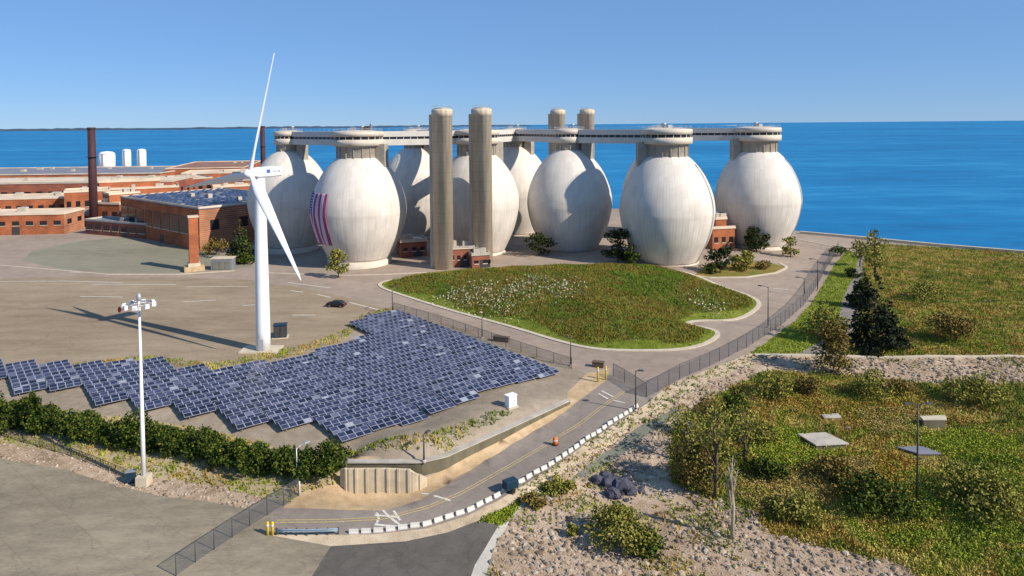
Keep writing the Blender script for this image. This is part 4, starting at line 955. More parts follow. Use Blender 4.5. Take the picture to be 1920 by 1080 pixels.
def car(u, v, rz, label, name='parked_car'):
    p = P(u, v); t = thing(name, tuple(p), label, 'car', None, rz)
    b = MB(); prof = [(-2.3, .35), (-2.35, .75), (-2.2, .95), (-1.3, 1.0), (-.75, 1.5), (1.1, 1.52), (1.85, 1.05), (2.25, .95), (2.3, .4)]
    n = len(prof); V = [(x, -.9 + (.12 if z > 1.2 else 0), z) for x, z in prof] + [(x, .9 - (.12 if z > 1.2 else 0), z) for x, z in prof]
    b.add(V, [tuple(range(n)), tuple(reversed(range(n, 2 * n)))] + [(i, n + i, n + (i + 1) % n, (i + 1) % n) for i in range(n)]); b.build('body', M['carbody'], t, .06)
    w = MB(); w.add([(-.68, -.80, 1.42), (1.0, -.80, 1.44), (1.55, -.905, 1.08), (-1.1, -.905, 1.06)], [(0, 3, 2, 1)]); w.add([(-.68, .80, 1.42), (1.0, .80, 1.44), (1.55, .905, 1.08), (-1.1, .905, 1.06)], [(0, 1, 2, 3)]); w.build('side_window', M['dark'], t)
    for sx in (-1.4, 1.4):
        for sy in (-.85, .85):
            wh = bpy.data.objects.new('wheel', None); link(wh, t); wh.location = (sx, sy, .34); wh.rotation_euler = (R(90), 0, 0)
            MB().lathe([(.25, -.12), (.34, -.1), (.34, .1), (.25, .12)], 18).build('tyre', M['tyre'], wh); MB().lathe([(.2, -.13), (.2, .13)], 14).build('rim', M['rim'], wh)
    for sy in (-.6, .6): MB().box((-2.34, sy, .72), (.06, .35, .14)).build('headlight', M['lens'], t); MB().box((2.29, sy, .78), (.06, .3, .16)).build('tail_light', M['redlamp'], t)
car(631, 575, R(-12), 'black car standing on the lot between the turbine and the mound')
dp = P(957, 921); dk = thing('utility_trailer', tuple(dp), 'small dark boxy trailer parked at the edge of the lower road', 'trailer', rz=.6)
MB().box((0, 0, .95), (1.7, 1.1, 1.0)).build('box_body', M['teal'], dk, .05)
for sy in (-.6, .6):
    wo = MB().lathe([(.3, -.1), (.3, .1)], 16).build('wheel', M['tyre'], dk); wo.rotation_euler = (R(90), 0, 0); wo.location = (0, sy, .3)
MB().tube([(.85, 0, .5), (1.6, 0, .45)], .05, 6).build('tow_bar', M['dsteel'], dk)
for u, v, lab in [(940, 640, 'low brown bench like rack by the fence below the mound'), (1122, 688, 'low brown crate by the upper end of the sandy verge')]:
    p = P(u, v); t = thing('storage_crate', tuple(p), lab, 'crate', rz=-.35); MB().box((0, 0, .5), (3.2 if u < 1000 else 2.0, 1.0, .8)).build('box', M['bark'], t, .03); MB().box((0, 0, .95), (3.3 if u < 1000 else 2.1, 1.1, .1)).build('lid', M['bark'], t)

# concrete slabs in the lower right meadow
def slab(px, label, hgt=.7, m='conc2'):
    w = [np.array(P(u, v)[:2]) for u, v in px]; c = sum(w) / len(w); z = zt(*c)
    t = thing('concrete_slab', (c[0], c[1], z), label, 'slab'); a = [(p[0] - c[0], p[1] - c[1]) for p in w]
    ar = sum(a[i][0] * a[(i + 1) % len(a)][1] - a[(i + 1) % len(a)][0] * a[i][1] for i in range(len(a)))
    if ar < 0: a = a[::-1]
    MB().prism([(x * .9, y * .9) for x, y in a], -.5, hgt - .22).build('base', M['wall'], t); MB().prism(a, hgt - .2, hgt).build('top', M[m], t, .03)
slab([(1495, 820), (1530, 845), (1592, 842), (1548, 818)], 'flat grey concrete slab lying alone in the meadow')
slab([(1724, 797), (1730, 804), (1775, 804), (1772, 795)], 'pale raised concrete slab behind the tall twin headed lamp', 1.4, 'kerb')
slab([(1680, 842), (1722, 856), (1766, 856), (1730, 841)], 'blue grey concrete slab at the foot of the tall twin headed lamp', .4, 'roofg')
slab([(1540, 780), (1545, 787), (1578, 787), (1572, 779)], 'small pale concrete slab upper left of the lamp in the meadow', .35)

# ------------------------------------------------------------------ brick buildings on the left
def building(uL, vL, uR, vR, ztop, depth, label, wall='brick', roof='roof', win=True, panels=False, bays=10, name='brick_building', winw=.5, winh=.22):
    a = PZ(uL, vL, ztop)[:2]; b = PZ(uR, vR, ztop)[:2]; d = b - a; L = np.linalg.norm(d); d /= L; ang = math.atan2(d[1], d[0]); z0 = min(zt(*a), zt(*b), 0) - .5
    t = thing(name, (a[0], a[1], 0), label, 'building', None, ang)
    w = MB().box((L / 2, depth / 2, (ztop + z0) / 2), (L, depth, ztop - z0)).build('wall', M[wall], t)
    rf = MB().box((L / 2, depth / 2, ztop + .15), (L + .5, depth + .5, .3)).build('roof', M[roof], t)
    pa = MB()
    for c, s in (((L / 2, -.05, ztop + .6), (L + .3, .35, .62)), ((L / 2, depth + .05, ztop + .6), (L + .3, .35, .62)), ((-.05, depth / 2, ztop + .6), (.35, depth - .3, .62)), ((L + .05, depth / 2, ztop + .6), (.35, depth - .3, .62))): pa.box(c, s)
    pa.build('parapet', M['roof' if wall == 'brick' else 'conc2'], rf)
    if win:
        for i in range(bays):
            x = L * (i + .5) / bays; m_ = MB(); m_.box((x, -.04, ztop * .58), (L / bays * winw, .12, ztop * winh)); f = m_.build('window', M['dark'], t)
            MB().box((x, -.08, ztop * (.58 - winh / 2) - .1), (L / bays * (winw + .05), .2, .25)).build('sill', M['kerb'], f)
        nd = max(2, int(depth / 9))
        for i in range(nd):
            y = depth * (i + .5) / nd; MB().box((L + .04, y, ztop * .6), (.12, 3.2, ztop * .24)).build('window', M['dark'], t)
        MB().box((L * .5 / bays + L * .5, -.03, 1.6), (3, .14, 3.2)).build('door', M['dsteel'], t)
    if panels:
        pm = MB(); nx = max(2, int(L / 3.2)); ny = max(2, int(depth / 3.4))
        for i in range(nx):
            for j in range(ny):
                x = L * (i + .5) / nx; y = 1.5 + (depth - 3) * (j + .5) / ny
                if random.random() < .12: continue
                pm.add([(x - 1.4, y - 1.0, ztop + .5), (x + 1.4, y - 1.0, ztop + .5), (x + 1.4, y + .9, ztop + .95), (x - 1.4, y + .9, ztop + .95)], [(0, 1, 2, 3)])
        pm.build('roof_panels', M['solar'], rf)
    for k in range(max(2, int(L / 18))):
        MB().box((random.uniform(.1, .9) * L, random.uniform(.2, .8) * depth, ztop + 1.1), (random.uniform(1.5, 4), random.uniform(1.5, 3), 1.7)).build('roof_unit', M['conc2'], rf)
    return t
building(226, 371, 373, 393, 14.6, 44, 'shadowed long brick building with roof solar panels left of the turbine', 'brick', 'roofg', panels=True, bays=9, winw=.82, winh=.42)
building(-120, 378, 166, 371, 9.5, 22, 'orange brick building at the left edge in front of the dark stack', 'brick', 'roof', bays=14)
building(180, 358, 335, 351, 11.5, 22, 'long orange brick building with beige roof behind the shadowed one', 'brick', 'roof', bays=9)
building(396, 341, 520, 338, 12.5, 26, 'orange brick building whose end shows left of the turbine hub', 'brick', 'roofg', bays=6)
building(-160, 348, 322, 341, 13.5, 38, 'very long low building with a wide beige roof', 'brick2', 'roof', bays=22)
building(-160, 331, 300, 326, 12.5, 80, 'far long building with a bluish grey roof', 'brick', 'roofg', panels=False, bays=20)
building(310, 318, 458, 315, 14, 95, 'farthest brown roofed brick building before the sea', 'brick', 'roof2', bays=12)
building(322, 338, 398, 334, 12.5, 30, 'small beige roofed block between the long brick buildings', 'brick2', 'roof', bays=5)
building(186, 343, 300, 339, 14.5, 12, 'narrow penthouse block on the wide beige roof', 'brick', 'roof', bays=7)
building(340, 327, 470, 324, 13.5, 30, 'orange brick block right of the far storage tanks, before the brown roof', 'brick', 'roof', bays=8)
building(170, 382, 224, 384, 10, 12, 'orange brick block beside the dark stack', 'brick', 'roof', bays=3)
building(-90, 406, 120, 402, 8.0, 16, 'orange brick block with pale roof at the extreme left, nearest the paving', 'brick', 'roof', bays=8)
building(160, 414, 292, 424, 5.4, 9, 'low dark brick range in front of the shadowed building', 'brick2', 'roofg', bays=8, winw=.7, winh=.4)
building(205, 366, 262, 362, 13.5, 10, 'orange brick penthouse left of the shadowed building', 'brick', 'roof', bays=4)
building(120, 362, 205, 358, 13, 16, 'pale roofed brick block behind the dark stack', 'brick', 'roof', bays=5)
building(400, 352, 470, 349, 14.2, 8, 'orange brick roof house just left of the turbine hub', 'brick', 'roof', bays=4)
building(225, 398, 247, 400, 7.0, 8, 'little brick annex in front of the shadowed building', 'brick2', 'roofg', bays=2)
building(121, 404, 172, 404, 5, 10, 'low pale annex below the dark stack', 'brick2', 'roof', bays=4)
building(60, 420, 112, 422, 3.2, 9, 'low white shed beyond the grey green paving at the left edge', 'conc2', 'roof', bays=3, name='shed')
building(752, 455, 800, 452, 5.5, 9, 'low brick annex between the flag tank and the near left tower', 'brick2', 'roof', bays=3, name='brick_annex')
building(843, 468, 889, 466, 6.0, 5, 'low pink brick annex between the two near concrete towers', 'brick2', 'roof', bays=4, name='brick_annex')
building(885, 480, 918, 478, 4.5, 3.2, 'small red brick annex at the foot of the near right tower', 'brick2', 'conc2', bays=2, name='brick_annex')
building(1336, 430, 1378, 428, 8.5, 14, 'orange brick annex between the two rightmost tanks', 'brick', 'roof', bays=3, name='brick_annex')
building(1342, 412, 1362, 411, 11.5, 5, 'taller brick stair block behind the annex of the rightmost tanks', 'brick', 'roof', win=False, name='brick_annex')
# brick column by the grey green paving
qp = P(364, 507); qc = thing('brick_column', tuple(qp), 'tall slim orange brick column on a tan base beside the grey green paving', 'column', rz=.5)
MB().box((0, 0, 8.3), (2.6, 2.6, 15.6)).build('shaft', M['brick'], qc); MB().box((0, 0, .6), (5.6, 4.2, 1.6)).build('base', M['sand'], qc); MB().box((0, 0, 16.3), (3.0, 3.0, .5)).build('top_cap', M['roof'], qc); MB().box((0, 0, 1.9), (3.4, 3.2, 1.0)).build('plinth', M['kerb'], qc)
gp = P(419, 504); gb = thing('grey_enclosure', tuple(gp), 'grey green equipment enclosure right of the brick column', 'enclosure', rz=.05)
MB().box((0, 0, 1.6), (6.2, 3.5, 3.4)).build('housing', M['roofg'], gb, .05); MB().box((0, 0, 3.4), (6.5, 3.8, .25)).build('roof', M['kerb'], gb); dd = MB(); [dd.box((x, -1.8, 1.4), (1.5, .1, 2.4)) for x in (-1.8, 0, 1.8)]; dd.build('door', M['channel'], gb)
# stacks
def stack(u, dist, r_, top, label):
    p = PD(u, dist); t = thing('chimney_stack', (p[0], p[1], -.5), label, 'chimney'); MB().lathe([(r_, 0), (r_, top * .5), (r_ * .9, top)], 24).build('shaft', M['stack'], t)
    MB().lathe([(r_ * 1.05, top), (r_ * 1.05, top + .6), (r_ * .7, top + .7)], 24).build('rim', M['dsteel'], t)
    pl_ = MB(); pl_.lathe([(r_ * 1.5, top * .72), (r_ * 1.5, top * .72 + .25)], 20); pl_.build('platform', M['dsteel'], t)
stack(171, 300, 1.65, 43.2, 'tall dark red chimney stack at the left among the brick buildings')
stack(492, 430, 1.5, 43.4, 'tall dark chimney stack rising behind the wind turbine hub')
def tank(u, w, top, dist, label):
    p = PD(u, dist); z = 43 - (top - 241) * dist / F; r_ = w / 2 * dist / F; t = thing('storage_tank', (p[0], p[1], -1), label, 'storage tank')
    MB().lathe([(r_, 0), (r_, z), (r_ * .7, z + r_ * .25), (.1, z + r_ * .35)], 32).build('shell', M['white'], t); MB().lathe([(r_ * 1.03, z * .97), (r_ * 1.03, z * .99)], 32).build('rim', M['steel'], t)
    MB().box((0, -r_ - .25, z / 2 + .5), (.8, .4, z)).build('ladder', M['steel'], t)
tank(199, 28, 287, 640, 'wide white storage tank on the far shore beside the dark stack')
tank(236, 15, 281, 640, 'narrow white storage tank, left of the slim pair on the far shore'); tank(264, 16, 281, 640, 'narrow white storage tank, right of the slim pair on the far shore')

# ------------------------------------------------------------------ vegetation
def leaves(cs, size, seed, up=.3):
    g = np.random.default_rng(seed); n = len(cs); s = size * g.uniform(.6, 1.4, (n, 1))
    a = g.normal(size=(n, 3)); a /= np.linalg.norm(a, axis=1)[:, None]; b = g.normal(size=(n, 3)); b[:, 2] += up; b -= a * (a * b).sum(1)[:, None]; b /= np.linalg.norm(b, axis=1)[:, None]
    V = np.stack([cs - a * s * .5, cs + b * s * .32 - a * s * .05, cs + a * s * .55, cs - b * s * .34], 1).reshape(-1, 3)
    return V, np.arange(4 * n).reshape(-1, 4)
def blob_points(blobs, n, seed):
    g = np.random.default_rng(seed); vol = np.array([b[3] * b[4] * b[5] for b in blobs]) ** .75; cnt_ = np.maximum(4, (n * vol / vol.sum()).astype(int)); out = []
    for b, k in zip(blobs, cnt_):
        d = g.normal(size=(k, 3)); d /= np.linalg.norm(d, axis=1)[:, None]; r = (.45 + .55 * g.random((k, 1)) ** .5) * (1 + .18 * np.sin(d[:, :1] * 5 + d[:, 1:2] * 4 + seed))
        out.append(np.array(b[:3]) + d * r * np.array(b[3:6]))
    p = np.concatenate(out); return p[p[:, 2] > .02]
def bush(name, loc, w, hgt, m, label, group=None, n=900, leaf=.42, seed=1, cat='bush', depth=None):
    t = thing(name, loc, label, cat, group); g = random.Random(seed); dp_ = depth or w; bl_ = []
    for k in range(17):
        a = g.uniform(0, 6.28); rr = g.uniform(0, .40); s = g.uniform(.10, .25)
        bl_.append((math.cos(a) * rr * w, math.sin(a) * rr * dp_, hgt * g.uniform(.22, .80) * (1.1 - rr), w * s, dp_ * s, hgt * g.uniform(.16, .32)))
    V, Fs = leaves(blob_points(bl_, n, seed), leaf, seed); np_mesh('foliage', V, Fs, M[m], t)
    st = MB()
    for k in range(5): a = g.uniform(0, 6.28); st.tube([(0, 0, -.1), (math.cos(a) * w * .12, math.sin(a) * dp_ * .12, hgt * .3), (math.cos(a) * w * .28, math.sin(a) * dp_ * .28, hgt * .62)], [.08, .05, .02], 5)
    st.build('stem', M['bark'], t); return t
def tree(name, loc, w, hgt, m, label, kind='round', group=None, n=1600, leaf=.5, seed=1, trunk='bark', bare=.25):
    t = thing(name, loc, label, 'tree', group); g = random.Random(seed); bl_ = []; tr = MB(); r0 = hgt * .018 + .05
    tr.tube([(0, 0, -.2), (.02 * hgt, 0, hgt * .35), (.0, .02 * hgt, hgt * .7), (.01 * hgt, 0, hgt * .95)], [r0, r0 * .75, r0 * .45, .03], 8)
    if kind == 'cone':
        N = 13
        for i in range(N):
            f = i / (N - 1); zz = hgt * (.1 + .85 * f); rr = w / 2 * (1 - f) ** .8 + .25
            for k in range(max(2, int(6 * (1 - f)) + 2)):
                a = g.uniform(0, 6.28); q_ = rr * g.uniform(.45, .85); bl_.append((math.cos(a) * q_, math.sin(a) * q_, zz + g.uniform(-.4, .4) - q_ * .12, rr * .42, rr * .42, hgt * .045))
                if k < 3: tr.tube([(0, 0, zz), (math.cos(a) * q_, math.sin(a) * q_, zz - q_ * .1)], [.06, .02], 4)
    else:
        for k in range(15):
            a = g.uniform(0, 6.28); zz = g.uniform(bare + .08, .92); prof_ = math.sin(math.pi * min(1, (zz - bare + .1) / (1.12 - bare))) ** .6; q_ = w / 2 * prof_ * g.uniform(.25, .75); s = g.uniform(.15, .27)
            c = (math.cos(a) * q_, math.sin(a) * q_, zz * hgt); bl_.append((*c, w * s, w * s, hgt * s * .55))
            tr.tube([(0, 0, hgt * max(.15, zz - .3)), (c[0] * .5, c[1] * .5, hgt * (zz - .12)), c], [r0 * .4, r0 * .25, .02], 5)
    tr.build('trunk', M[trunk], t); V, Fs = leaves(blob_points(bl_, n, seed), leaf, seed); np_mesh('crown', V, Fs, M[m], t); return t
# hedge along the bank
hs = seg([(-20, 800), (60, 805), (121, 812), (200, 828), (290, 845), (380, 860), (460, 878), (540, 892), (615, 892)], 17)
for i, (u, v) in enumerate(hs):
    p = P(u + random.uniform(-6, 6), v + random.uniform(-4, 4)); s = random.uniform(.9, 1.15)
    bush('hedge_bush', tuple(p), random.uniform(5.0, 7.2) * s, 4.1 * s * (random.uniform(.68, 1.12) if i > 2 else 1.15), 'hedge', 'dense dark green bush in the hedge on the bank below the solar field', 'hedge bushes below the solar field', 3600, .33, 30 + i, 'bush', 5.0)
    if i % 2 == 0:
        p = P(u + 22, v - 18); bush('hedge_bush', tuple(p), 3.4 * s, 2.2 * s, 'hedge', 'dense dark green bush in the hedge on the bank below the solar field', 'hedge bushes below the solar field', 1200, .34, 70 + i)
def px_tree(fn, name, u, vb, wpx, hpx, m, label, **k):
    p = P(u, vb); s = p[1] / F; return fn(name, tuple(p), wpx * s, hpx * s, m, label, **k)
px_tree(tree, 'conifer_tree', 1640, 655, 104, 150, 'conifer', 'large dark evergreen tree on the right beside the path', kind='cone', n=5200, leaf=.55, seed=5)
px_tree(tree, 'conifer_tree', 1618, 575, 52, 72, 'midgreen', 'smaller dark evergreen just behind the large one by the path', kind='cone', n=2600, leaf=.6, seed=6)
px_tree(tree, 'leafy_tree', 1640, 520, 52, 96, 'shrub', 'thin tree standing tall against the sea on the right', n=900, leaf=.6, seed=7, bare=.15)
px_tree(tree, 'leafy_tree', 1612, 500, 40, 52, 'shrub', 'small olive tree left of the thin tree against the sea', n=600, leaf=.6, seed=8)
px_tree(tree, 'leafy_tree', 1418, 472, 54, 54, 'midgreen', 'dark round tree in front of the rightmost tank', n=1500, leaf=.7, seed=9, bare=.1)
px_tree(tree, 'leafy_tree', 1482, 482, 36, 40, 'shrub', 'small tree at the right foot of the rightmost tank', n=600, leaf=.6, seed=10, bare=.1)
px_tree(tree, 'leafy_tree', 1350, 512, 54, 48, 'midgreen', 'dark low tree in the kerbed garden right of the mound', n=1500, leaf=.6, seed=11, bare=.08)
px_tree(tree, 'leafy_tree', 1395, 508, 50, 40, 'shrub', 'olive low tree in the kerbed garden, nearer the rightmost tank', n=1300, leaf=.6, seed=12, bare=.08)
px_tree(bush, 'garden_bush', 1330, 512, 36, 22, 'hedge', 'small dark bush at the left end of the kerbed garden', n=600, leaf=.5, seed=13)
px_tree(bush, 'garden_bush', 1432, 505, 40, 18, 'bshrub', 'low brown bush at the right end of the kerbed garden', n=600, leaf=.5, seed=14)
px_tree(tree, 'leafy_tree', 1158, 492, 66, 62, 'midgreen', 'dark tree at the foot of the wide capped tank, behind the mound', n=1400, leaf=.7, seed=15, bare=.08)
px_tree(tree, 'leafy_tree', 1185, 500, 34, 42, 'hedge', 'small green tree just right of the dark tree behind the mound', n=800, leaf=.6, seed=16, bare=.08)
px_tree(tree, 'leafy_tree', 1010, 478, 60, 40, 'midgreen', 'dark tree left of the half shadowed tank', n=900, leaf=.7, seed=35, bare=.08)
px_tree(tree, 'leafy_tree', 634, 521, 42, 52, 'shrub', 'small olive tree at the foot of the flag tank', n=1100, leaf=.6, seed=17, bare=.1)
px_tree(tree, 'conifer_tree', 450, 490, 58, 82, 'midgreen', 'dark pointed tree left of the turbine beside the brick building', kind='cone', n=1900, leaf=.8, seed=18)
px_tree(bush, 'garden_bush', 462, 494, 44, 22, 'hedge', 'low green bush under the dark pointed tree', n=700, leaf=.6, seed=19)
px_tree(bush, 'garden_bush', 404, 478, 52, 36, 'bshrub', 'brown bush against the end of the shadowed brick building', n=800, leaf=.7, seed=20)
# right-hand bank and meadow shrubs
shr = [('wild_shrub', 1545, 628, 90, 62, 'shrub', 'broad olive shrub on the bright grass by the fence'), ('wild_shrub', 1560, 700, 84, 105, 'bshrub', 'tall brown shrub at the end of the path above the rocks'),
       ('wild_shrub', 1380, 795, 60, 72, 'hedge', 'dark green shrub on the upper edge of the meadow by the rocks'), ('wild_shrub', 1450, 745, 84, 48, 'shrub', 'green shrub among the pale rocks above the meadow'),
       ('wild_shrub', 1640, 742, 100, 52, 'shrub', 'wide olive shrub below the rock wall on the right'), ('wild_shrub', 1515, 738, 50, 36, 'bshrub', 'brown shrub between the two olive shrubs under the rocks'), ('wild_shrub', 1690, 735, 60, 30, 'bshrub', 'small brown shrub right under the rock wall'),
       ('wild_shrub', 1165, 1018, 130, 70, 'shrub', 'round olive bush on the bright stones at the lower edge'), ('wild_shrub', 1210, 1035, 80, 46, 'hedge', 'dark green bush beside the round olive bush on the stones'),
       ('wild_shrub', 1048, 920, 62, 26, 'shrub', 'low bush at the top of the stony slope near the channel'), ('wild_shrub', 1000, 950, 46, 22, 'bshrub', 'little brown bush at the corner of the concrete edge'), ('wild_shrub', 1075, 1005, 26, 26, 'shrub', 'tiny green bush alone on the pale stones'),
       ('wild_shrub', 1310, 905, 110, 100, 'bshrub', 'big brown green shrub where the stones meet the meadow'), ('wild_shrub', 1420, 830, 84, 50, 'shrub', 'olive shrub in the meadow left of the flat slab'),
       ('wild_shrub', 1570, 905, 120, 46, 'bshrub', 'low rusty shrub in the middle of the meadow'), ('wild_shrub', 1640, 950, 150, 62, 'hedge', 'bright green thicket in the lower right meadow'), ('wild_shrub', 1500, 970, 110, 52, 'shrub', 'yellowish olive shrub in the lower meadow'),
       ('wild_shrub', 1850, 960, 180, 80, 'shrub', 'olive shrub at the lower right corner'), ('wild_shrub', 1830, 760, 130, 60, 'shrub', 'olive shrub far right beside the raised slab'), ('wild_shrub', 1440, 900, 90, 40, 'hedge', 'dark low shrub in the left part of the meadow'), ('wild_shrub', 1790, 640, 120, 60, 'bshrub', 'brown shrub in the upper right meadow'), ('wild_shrub', 1730, 560, 90, 34, 'shrub', 'olive shrub in the upper right meadow nearer the sea'), ('wild_shrub', 1575, 480, 40, 22, 'hedge', 'low green shrub at the far end of the fence'), ('wild_shrub', 1595, 520, 30, 20, 'midgreen', 'dark small shrub beside the path near the sea')]
for i, (nm, u, vb, wpx, hpx, m, lab) in enumerate(shr): px_tree(bush, nm, u, vb, wpx, hpx, m, lab, n=int(600 + wpx * hpx * .32), leaf=.34 if vb > 700 else .42, seed=100 + i)
px_tree(tree, 'young_tree', 1340, 935, 120, 190, 'shrub', 'spindly yellow green tree rising where the stones meet the meadow', n=1300, leaf=.33, seed=60, bare=.2)
px_tree(tree, 'young_tree', 1288, 868, 90, 112, 'shrub', 'loose olive tree at the left edge of the meadow, nearest the channel', n=1000, leaf=.3, seed=63, bare=.1)
px_tree(tree, 'young_tree', 1325, 832, 84, 92, 'bshrub', 'loose brown tree at the left edge of the meadow below the rocks', n=900, leaf=.3, seed=64, bare=.1)
px_tree(tree, 'young_tree', 1395, 872, 96, 110, 'shrub', 'wide loose yellow olive tree behind the spindly one', n=1100, leaf=.3, seed=65, bare=.1)
px_tree(tree, 'dead_tree', 1372, 1010, 46, 170, 'bshrub', 'almost leafless pale trunk in front of the lower meadow', n=130, leaf=.25, seed=61, trunk='palebark', bare=.5)
# meadow grass, mound grass, flowers, stones: nobody could count them
def scatter(poly, n, seed, exclude=()):
    g = np.random.default_rng(seed); w = np.array(poly); lo = w.min(0); hi = w.max(0); lo = np.maximum(lo, (-130, 45)); hi = np.minimum(hi, (190, 280)); out = []; tot = 0
    while tot < n:
        p = g.uniform(lo, hi, (n, 2)); k = inpoly(p[:, 0], p[:, 1], poly) & (g.random(n) < np.clip((75 / np.maximum(p[:, 1], 40)) ** 1.3, 0, 1)) & (np.abs(p[:, 0]) < p[:, 1] * .85 + 5)
        for e in exclude: k &= ~inpoly(p[:, 0], p[:, 1], e)
        out.append(p[k]); tot += k.sum()
        if len(out) > 60: break
    return np.concatenate(out)[:n]
def tufts(name, p, m, hgt, wid, blades, seed, spread=.25):
    g = np.random.default_rng(seed); z = hh(*p.T); q_ = np.repeat(np.c_[p, z], blades, 0); n = len(q_); q_[:, :2] += g.normal(size=(n, 2)) * spread
    hs_ = hgt * g.uniform(.4, 1.4, n); a = g.uniform(0, 6.28, n); ws = wid * g.uniform(.6, 1.5, n); d = np.c_[np.cos(a), np.sin(a), np.zeros(n)] * ws[:, None]; lean = g.normal(size=(n, 2)) * .3 * hs_[:, None]
    V = np.stack([q_ - d, q_ + d, np.c_[q_[:, :2] + lean, q_[:, 2] + hs_]], 1).reshape(-1, 3)
    o = np_mesh(name, V, np.arange(3 * n).reshape(-1, 3), M[m]); tag(o, kind='stuff'); return o
Z = {nm: w for nm, mt, w in zw}
def inner(p, lo=2.8): return p[polydist(p[:, 0], p[:, 1], MOUND) > lo + 1.2 * np.sin(p[:, 0] * .3)]
slab_px = [[(1485, 823), (1530, 852), (1602, 848), (1548, 812)], [(1718, 798), (1730, 812), (1782, 812), (1776, 790)], [(1672, 843), (1718, 862), (1776, 862), (1732, 836)], [(1533, 782), (1542, 793), (1586, 793), (1576, 775)]]
ex = [W(q_) for q_ in slab_px] + [w for nm, mt, w in zw if nm in ('rocky_bank', 'path', 'bright_grass', 'channel', 'roadside_bank', 'road', 'grass_wedge', 'concrete_edge', 'roadside_sand')]
tag(tufts('meadow_grass', scatter(Z['meadow'], 22000, 1, ex), 'tuft', .5, .085, 6, 2, .4), 'rough wild grass of the right hand meadow in olive and rust', 'grass')
tag(tufts('mound_grass', inner(scatter(MOUND, 15000, 3)), 'mtuft', .45, .08, 6, 4, .35), 'long olive grass covering the kerbed mound', 'grass')
fl = np.array([P(u, v)[:2] for u, v in [(840, 558), (865, 548), (890, 556), (905, 540), (930, 560), (925, 578), (960, 548), (985, 535), (1000, 552), (1040, 540), (1062, 533), (950, 590), (1005, 528), (870, 570), (1065, 552), (1330, 580), (1318, 570)]])
g_ = np.random.default_rng(8); g_c = fl[g_.integers(0, len(fl), 1300)] + g_.normal(size=(1300, 2)) * np.array([2.3, 2.0])
V, Fs = leaves(np.c_[g_c, hh(*g_c.T) + g_.uniform(.35, .8, len(g_c))], .4, 9, 2.0); tag(np_mesh('wild_flowers', V, Fs, M['flower']), 'pale flower heads in a drift across the left of the mound', 'flowers', kind='stuff')
def cover(name, p, m, rad, hgt, per, leaf, seed):
    g = np.random.default_rng(seed); n = len(p); s = g.uniform(.45, 1.25, n); q_ = np.repeat(np.c_[p, hh(*p.T)], per, 0); ss = np.repeat(s, per)[:, None]
    d = g.normal(size=(n * per, 3)); d /= np.linalg.norm(d, axis=1)[:, None]; d[:, 2] = np.abs(d[:, 2]); r_ = .4 + .6 * g.random((n * per, 1)) ** .5
    V, Fs = leaves(q_ + d * r_ * ss * np.array([rad, rad, hgt]), leaf, seed + 1, .6); return tag(np_mesh(name, V, Fs, M[m]), kind='stuff')
tag(cover('meadow_cover', scatter(Z['meadow'], 3600, 41, ex), 'tuft', 1.15, .75, 44, .21, 42), 'leafy ground cover of the right hand meadow in green, olive and rust', 'ground cover')
rust = leaf_mat('rust_leaves', [(.24, .13, .025), (.36, .20, .035), (.40, .28, .055), (.30, .25, .04)])
dry = leaf_mat('straw_leaves', [(.34, .25, .09), (.44, .33, .14), (.30, .24, .07), (.24, .21, .05)])
lush = leaf_mat('lush_leaves', [(.11, .19, .015), (.23, .31, .025), (.36, .38, .04), (.08, .13, .015)])
M.update(rust=rust, dry=dry, lush=lush)
for nm, m_, polys, n_, lab in [('rust_cover', 'rust', [[(1440, 735), (1560, 750), (1740, 745), (1745, 775), (1600, 800), (1470, 780)], [(1560, 860), (1680, 850), (1720, 880), (1600, 915)]], 260, 'rust coloured low growth in drifts across the right hand meadow'),
                          ('straw_cover', 'dry', [[(1390, 885), (1480, 870), (1560, 900), (1530, 960), (1440, 965), (1380, 930)], [(1600, 770), (1750, 765), (1760, 800), (1650, 815)], [(1540, 870), (1640, 865), (1620, 900)]], 300, 'straw yellow low growth in drifts across the right hand meadow'),
                          ('lush_cover', 'lush', [[(1590, 900), (1700, 880), (1920, 880), (1920, 1060), (1700, 1050), (1560, 1000)], [(1420, 800), (1500, 810), (1600, 850), (1480, 880), (1400, 850)], [(1700, 800), (1900, 820), (1900, 870), (1740, 850)]], 520, 'lush green low growth in drifts across the right hand meadow')]:
    tag(cover(nm, np.concatenate([scatter(W(q_), n_, 50 + i_ + len(nm), ex[:4]) for i_, q_ in enumerate(polys)]), m_, 1.25, .7, 44, .20, 60 + len(nm)), lab, 'ground cover')
tag(cover('mound_cover', inner(scatter(MOUND, 1700, 43)), 'mtuft', 1.0, .45, 40, .19, 44), 'leafy low growth covering the kerbed mound', 'ground cover')
def ico():
    t = (1 + 5 ** .5) / 2; v = np.array([(-1, t, 0), (1, t, 0), (-1, -t, 0), (1, -t, 0), (0, -1, t), (0, 1, t), (0, -1, -t), (0, 1, -t), (t, 0, -1), (t, 0, 1), (-t, 0, -1), (-t, 0, 1)]) / 1.9
    f = np.array([(0, 11, 5), (0, 5, 1), (0, 1, 7), (0, 7, 10), (0, 10, 11), (1, 5, 9), (5, 11, 4), (11, 10, 2), (10, 7, 6), (7, 1, 8), (3, 9, 4), (3, 4, 2), (3, 2, 6), (3, 6, 8), (3, 8, 9), (4, 9, 5), (2, 4, 11), (6, 2, 10), (8, 6, 7), (9, 8, 1)]); return v, f
IV, IF = ico()
def patchy(p, k=.0, f=.22):
    x, y = p.T; q = np.sin(x * f + 1.7 * np.sin(y * f * .8)) + np.sin(y * f * 1.3 + 1.1 * np.sin(x * f * 1.7 + 2)) + .6 * np.sin(x * f * 3.1 + y * f * 2.3)
    return p[q + rng.normal(size=len(p)) * .5 > k]
